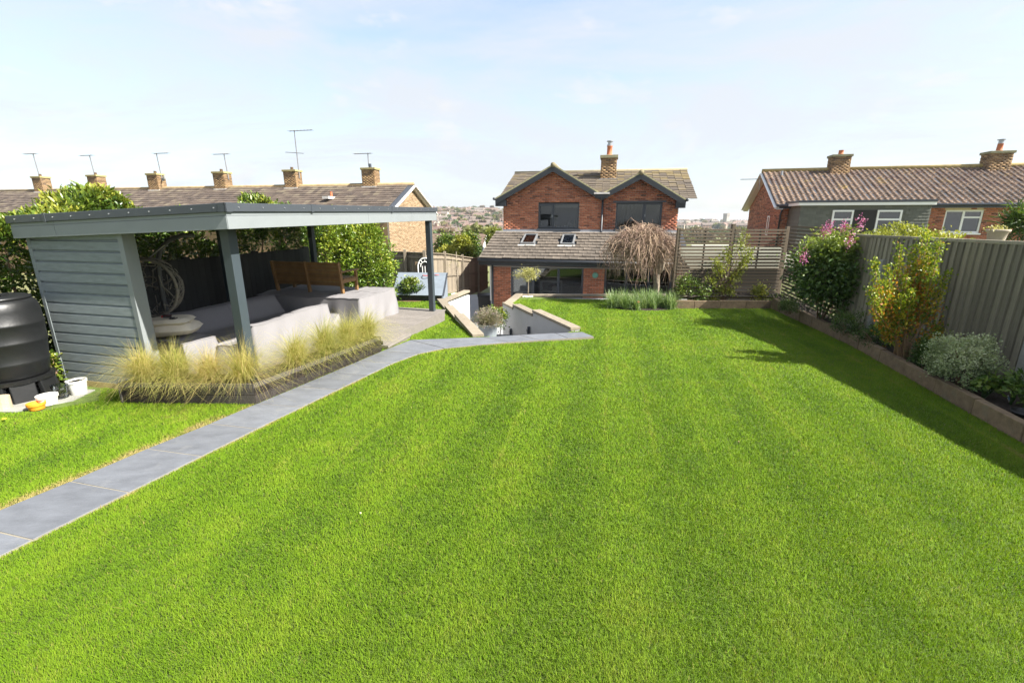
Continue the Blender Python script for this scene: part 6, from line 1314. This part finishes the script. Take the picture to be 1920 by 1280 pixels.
# ---------------------------------------------------------------- grey coop and basketball hoop by the fence
cA = GL(748, 551); co = AT(826, 545, 15.2); cz0 = LZ(15)-.03
cp = empty('storage_coop', (co.x-1.55, 15.25, cz0), R(-4), 'low grey boarded coop with sloping lid beside the fence', 'coop'); m_coop = mat('blue_grey_stain', (.16, .19, .225), .75, .12, 8, .25, 40, rnd=.06)
chh = AT(800, 513, 15.6).z-cz0; W_ = 1.62
for i in range(7):
    t0, t1 = i/7, (i+1)/7; z0 = .24+(chh-.24)*t0; z1 = .24+(chh-.24)*t1+.012; y0 = -.08+.72*t0; y1 = -.08+.72*t1
    MB().add([(-.05, y0-.012, z0), (W_+.04, y0-.012, z0), (W_+.04, y1, z1), (-.05, y1, z1), (-.05, y0+.01, z0-.012), (W_+.04, y0+.01, z0-.012), (W_+.04, y1+.02, z1-.014), (-.05, y1+.02, z1-.014)], [(0,1,2,3),(7,6,5,4),(0,4,5,1),(1,5,6,2),(3,7,4,0)]).build('roof_board', m_coop, cp)
MB().add([(W_, 0, 0), (W_, .8, 0), (W_, .8, chh-.06), (W_, .62, chh-.06), (W_, 0, .22), (W_-.03, 0, 0), (W_-.03, .8, 0), (W_-.03, .8, chh-.06), (W_-.03, .62, chh-.06), (W_-.03, 0, .22)], [(0,1,2,3,4), (9,8,7,6,5), (0,4,9,5), (1,0,5,6)]).build('end_wall', m_coop, cp)
for i in range(5): B((W_+.001, .02+i*.155, .01), (W_+.016, .165+i*.155, .20+min(1, i/4)*(chh-.32))).build('end_board', m_coop, cp)
B((-.02, .02, 0), (W_-.03, .05, .22)).build('front_wall', m_dark, cp); B((-.02, .06, 0), (W_-.04, .8, .2)).build('base', m_dark, cp); MB().beam((W_+.05, -.1, .23), (W_+.05, .65, chh+.0), .03, .05, up=(1, 0, 0)).build('edge_trim', m_anth, cp)
hc = AT(797, 500, 15.9); hoop = empty('basketball_hoop', (hc.x, hc.y, hc.z), 0, 'toy basketball hoop with black and white backboard above the coop', 'basketball hoop'); bw_, bh2 = .25, .30
ob_ = [(bw_*math.cos(a), .30*math.sin(a)-.0) for a in np.linspace(0, math.pi, 19)]; ob_ = [(bw_, -.30)]+ob_+[(-bw_, -.30)]
MB().xprism(ob_, .0, .03).build('backboard', mat('black_panel', (.02, .02, .022), .4, .1, 5, 0), hoop)
def arc(rx, rz, z0, w, full=True):
    p = [(rx*math.cos(a), -.008, rz*math.sin(a)+z0) for a in np.linspace(0, math.pi, 20)]
    if full: p = [(rx, -.008, -.29)]+p+[(-rx, -.008, -.29), (rx, -.008, -.29)]
    MB().tube(p, w, 5).build('white_line', m_upvc, hoop)
arc(bw_-.01, .29, 0, .022); arc(.15, .17, -.0, .016, False)
for x in (-.09, 0, .09): B((x-.013, -.014, -.26), (x+.013, -.002, .02)).build('white_line', m_upvc, hoop)
for a in (.5, .95, 1.57, 2.2, 2.65): MB().tube([(.15*math.cos(a), -.008, .17*math.sin(a)), (.24*math.cos(a), -.008, .29*math.sin(a))], .010, 5).build('white_line', m_upvc, hoop)
m_rimr = mat('red_rim', (.55, .05, .04), .5, .1, 5, 0); MB().tube([(.10+.15*math.cos(a), -.17+.15*math.sin(a), -.27) for a in np.linspace(0, 2*math.pi, 25)], .014, 6).build('rim', m_rimr, hoop); MB().tube([(.42+.07*math.cos(a), -.15+.07*math.sin(a), -.255) for a in np.linspace(0, 2*math.pi, 16)], .011, 6).build('rim_arm', m_rimr, hoop); B((-.05, .031, -1.0), (.05, .07, .1)).build('mount_post', m_bark, hoop); B((-.34, .02, -.28), (-.27, .09, .16)).build('side_board', m_sleeper, hoop)
# wheelie bin by the side passage
bn2 = AT(908, 525, 20.5); wb_ = empty('wheeled_bin', (bn2.x-.02, 20.6, PZ), .1, 'tall dark bin in the passage beside the house', 'bin'); MB().add([(-.24, -.28, .06), (.24, -.28, .06), (.24, .25, .06), (-.24, .25, .06), (-.29, -.34, 1.0), (.29, -.34, 1.0), (.29, .32, 1.0), (-.29, .32, 1.0)], [(3,2,1,0),(4,5,6,7),(0,1,5,4),(1,2,6,5),(2,3,7,6),(3,0,4,7)]).build('body', m_butt, wb_, bevel=.02); B((-.31, -.37, 1.0), (.31, .34, 1.07)).build('lid', m_butt, wb_, bevel=.02)
for x in (-.26, .26): MB().tube([(x-.03, .24, .1), (x+.03, .24, .1)], .1, 14).build('wheel', m_black, wb_)
# ---------------------------------------------------------------- water butt corner
bb = Vector((-6.86, 5.98, 0)); wbt = empty('water_butt', bb+Vector((0, 0, .31)), 0, 'black ribbed water butt beside the boarded wall', 'water butt')
MB().lathe([(.001, 0), (.36, 0), (.375, .02), (.395, .18), (.405, .20), (.405, .225), (.40, .24), (.425, .46), (.437, .475), (.437, .50), (.43, .515), (.44, .70), (.45, .715), (.45, .74), (.44, .755), (.435, .90), (.42, .99), (.385, 1.04), (.36, 1.05)], 48).build('barrel', m_butt, wbt, smooth=True)
ld = MB().lathe([(.375, 1.045), (.38, 1.075), (.34, 1.09), (.12, 1.10), (.001, 1.10)], 40).build('lid', m_butt, wbt, smooth=True); B((-.20, -.05, 1.095), (.20, .05, 1.12)).build('lid_grip', m_butt, ld)
MB().tube([(.20, -.36, .10), (.24, -.46, .10)], .022, 8).build('tap', m_butt, wbt)
std = empty('butt_stand', bb, 0, 'black moulded stand under the water butt', 'stand')
for k in range(8):
    a = k*math.pi/4+.2; B((-.125, -.06, 0), (.125, .0, .285), Matrix.Rotation(a, 4, 'Z') @ Matrix.Translation((0, .42, 0)) @ Matrix.Rotation(R(8), 4, 'X')).build('stand_panel', m_butt, std, bevel=.012)
MB().lathe([(.41, .25), (.42, .305), (.001, .307)], 32).build('stand_top', m_butt, std)
tag(MB().prism([(-7.9, 5.45), (-6.35, 5.42), (-5.95, 5.8), (-6.0, 6.2), (-8.0, 6.5)], -.03, .012).build('base_slab', m_conc), 'rough concrete base under the water butt', 'slab', kind='structure')
def tub(name, px, py, z, r0, r1, h, m, label, cat, tilt=0, rim=.008, extra=None):
    p = G(px, py, z); o = empty(name, p, 0, label, cat); o.rotation_euler = (tilt, 0, 0)
    MB().lathe([(.001, .0), (r0, 0), (r1, h-.03), (r1+rim, h-.03), (r1+rim, h), (r1-.006, h), (r0-.006, .012), (.001, .012)], 28).build('body', m, o, smooth=False); return o
tub('white_bucket', 149, 737, .012, .085, .108, .20, m_wpl, 'white plastic bucket against the boarded wall', 'bucket'); bk_ = bpy.data.objects['white_bucket']; MB().tube([(.112*math.cos(a), .112*math.sin(a)*.35-.05, .19+.03*math.sin(a)) for a in np.linspace(0, math.pi, 12)], .004, 5).build('handle', m_steel, bk_); MB().lathe([(.001, .175), (.10, .175)], 20).build('contents', m_conc, bk_)
tub('cream_tub', 92, 757, .012, .085, .105, .13, m_wpl, 'low cream plastic tub in front of the butt stand', 'tub'); tub('orange_tub', 70, 766, .012, .075, .088, .085, m_orange, 'small orange plastic tub beside the cream tub', 'tub')
jr = tub('glass_jar', 117, 745, .012, .07, .085, .19, glassmat('dirty_glass', .75, 1.0), 'cloudy glass jar between the tubs and the bucket', 'jar'); MB().lathe([(.001, .015), (.064, .015), (.068, .09), (.001, .09)], 20).build('contents', m_soil, jr)
lg = G(4, 770, 0); o = MB().tube([(0, 0, -.01), (.01, .0, .17)], [.08, .075], 14).build('log', mat('cut_log', (.42, .33, .22), .85, .25, 9, .3), None, Matrix.Translation(lg+Vector((-.02, .05, .01)))); tag(o, 'short pale upright log at the left edge by the butt', 'log')
shrub('self_sown_laurel', G(108, 722, 0), (0, 0, .30), (.09, .09, .28), 240, 16, .035, m_laurel, .085, .04, 'young laurel sprig between the butt and the boarded wall', 'plant', 171, 3, .62, .2)
for i, (px, py) in enumerate(((8, 785), (676, 962), (1385, 828))):
    p = G(px, py, .05); t = empty('dandelion', (p.x, p.y, 0), 0, ('yellow flower in the grass at the left edge', 'tiny pale flower in the grass near the path', 'small brown tuft in the open lawn')[i], 'flower'); MB().tube([(0, 0, 0), (0, 0, .05)], .003, 4).build('stem', m_bulb, t); MB().lathe([(.001, .045), (.022 if i == 0 else .008, .052), (.016 if i == 0 else .006, .06), (.001, .06)], 9).build('flower_head', mat('dandelion_%d' % i, ((.75, .45, .02), (.6, .55, .3), (.3, .2, .1))[i], .7, .1, 9, 0), t)
# ---------------------------------------------------------------- things in neighbouring gardens
un_p = AT(1868, 446, 11.6); ur = empty('stone_urn', (un_p.x, un_p.y, un_p.z-.6), 0, 'weathered stone urn showing above the right-hand fence', 'urn'); MB().lathe([(.001, 0), (.14, 0), (.10, .08), (.12, .3), (.17, .58), (.19, .72), (.23, .76), (.23, .80), (.16, .79), (.001, .74)], 20).build('bowl', mat('old_stone', (.33, .28, .22), .9, .2, 9, .4), ur, smooth=True); B((-.16, -.16, -.6), (.16, .16, 0)).build('pedestal', m_conc, ur)
r = np.random.default_rng(7); P = r.normal(0, .06, (90, 3))*np.array([2.6, 1, .8])+np.array([0, 0, .83]); foliage('dead_foliage', P, r.normal(0, .6, (90, 3))+np.array([0, 0, .5]), m_leaf_c, ur, .06, .035, .3, .7, r.random(90), 8)
pm = AT(1925, 425, 12.5); shrub('spiky_palm', Vector((pm.x, 12.5, .3)), (0, 0, pm.z-.3), (.45, .45, .5), 900, 60, .08, m_leaf_d, .3, .03, 'dark spiky plant at the right edge before the bungalow', 'plant', 181, 3, .35, .2)
for i, (px, py, Y, rx, rz, m_, tn, lab) in enumerate(((842, 466, 30, 1.0, .85, m_leaf_d, .45, 'dark rounded shrub behind the weathered fence, nearest the post'), (868, 468, 29, .55, .75, m_leaf_y, .5, 'yellow-edged shrub between two dark ones behind the fence'), (881, 464, 31, .72, .85, m_laurel, .40, 'clipped green ball shrub left of the lean-to roof'), (838, 477, 27, .40, .22, m_leaf_y, .75, 'bright yellow low shrub just above the fence'), (928, 448, 48, 1.0, 1.1, m_leaf_y, .35, 'light green tree behind the cream gable'))):
    c = AT(px, py, Y); g = fz(c.x, c.y); rt = shrub('garden_shrub', Vector((c.x, c.y, g)), (0, 0, c.z-g), (rx, rx, rz), 3000, 120, .12, m_, .16, .10, lab, 'shrub', 190+i, 5, tn, .6, .2, 'shrubs in the garden beyond the fence')
# ================================================================ FAR TREES AND HEDGEROWS
far_ms = []
for i in range(6):
    r = np.random.default_rng(300+i); P, out, ct = crown_pts(420, (0, 0, .62), (.5, .5, .42), 22, .10, 300+i, .5); D = out+r.normal(0, .6, P.shape); v, f = leaf_np(P, D, out+r.normal(0, .4, P.shape), .20*r.uniform(.7, 1.2, len(P)), .16*r.uniform(.7, 1.2, len(P)))
    m_ = leafmat('far_tree_%d' % i, [((0), c0), (1, c1)], .8, .2) if False else leafmat('far_tree_%d' % i, [(0, sc3(((.05, .075, .03), (.10, .105, .035), (.14, .12, .05), (.07, .10, .03), (.13, .14, .03), (.11, .085, .055))[i], .6)), (1, sc3(((.05, .075, .03), (.10, .105, .035), (.14, .12, .05), (.07, .10, .03), (.13, .14, .03), (.11, .085, .055))[i], 1.9))], .8, .2)
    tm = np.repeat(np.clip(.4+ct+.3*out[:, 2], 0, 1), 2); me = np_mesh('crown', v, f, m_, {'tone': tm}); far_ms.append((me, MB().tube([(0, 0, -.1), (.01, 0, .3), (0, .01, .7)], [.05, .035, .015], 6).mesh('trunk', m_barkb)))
tdesc = ['dark green', 'olive', 'tawny', 'mid green', 'yellow-green', 'bare brown']
def far_tree(x, y, s, k, label, grp):
    rt = empty('far_tree', (x, y, fz(x, y)-.2), random.random()*6, label, 'tree', grp); S = Matrix.Diagonal((s*random.uniform(.85, 1.3), s*random.uniform(.85, 1.3), s, 1)); link('crown', far_ms[k][0], rt, S); link('trunk', far_ms[k][1], rt, S)
rows_l = [(120, 7, 5), (175, 9, 6), (240, 12, 6), (300, 14, 7), (365, 14, 7), (440, 14, 7), (510, 14, 8), (590, 14, 8), (670, 14, 8), (745, 13, 8), (820, 13, 8), (900, 14, 9)]
for bi, (Y, n, s) in enumerate(rows_l):
    for i in range(n):
        px = 800+180*(i+.5)/n+random.uniform(-5, 5); y = Y+random.uniform(-25, 25); k = random.randrange(6)
        far_tree((px-960)/FPX*y*_c, y, s*random.uniform(.55, 1.15), k, '%s tree, %s from left in %s belt of the left-hand hillside' % (tdesc[k], on[i], (['nearest', 'second', 'third', 'fourth', 'fifth', 'sixth', 'seventh', 'eighth', 'ninth', 'tenth', 'eleventh', 'topmost'])[bi]), 'trees on the far hillside')
rows_r = [(100, 7, 2.6), (130, 8, 3), (165, 9, 3.5), (210, 9, 4), (260, 10, 5), (320, 11, 5.5), (400, 11, 6), (500, 12, 6.5), (640, 12, 7), (800, 12, 7.5), (980, 12, 8)]
for bi, (Y, n, s) in enumerate(rows_r):
    for i in range(n):
        px = 1264+145*(i+.5)/n+random.uniform(-5, 5); y = Y+random.uniform(-.06, .06)*Y; k = random.randrange(6)
        far_tree((px-960)/FPX*y*_c, y, s*random.uniform(.5, 1.1), k, '%s tree, %s from left in %s belt beyond the slatted screen' % (tdesc[k], on[i], (['nearest', 'second', 'third', 'fourth', 'fifth', 'sixth', 'seventh', 'eighth', 'ninth', 'tenth', 'farthest'])[bi]), 'trees beyond the slatted screen')
# ================================================================ HAZE: thin air over the valley
hzm = bpy.data.materials.new('haze'); hzm.use_nodes = True; hn = hzm.node_tree.nodes; hl = hzm.node_tree.links
hn.remove(hn['Principled BSDF']); pv = hn.new('ShaderNodeVolumePrincipled'); pv.inputs['Color'].default_value = (.86, .92, 1, 1); pv.inputs['Density'].default_value = .00018; pv.inputs['Anisotropy'].default_value = .2
hl.new(pv.outputs[0], hn['Material Output'].inputs['Volume'])
tag(B((-31000, -100, -60), (31000, 43000, 27)).build('haze', hzm), 'thin pale haze over the valley', 'haze', kind='stuff')
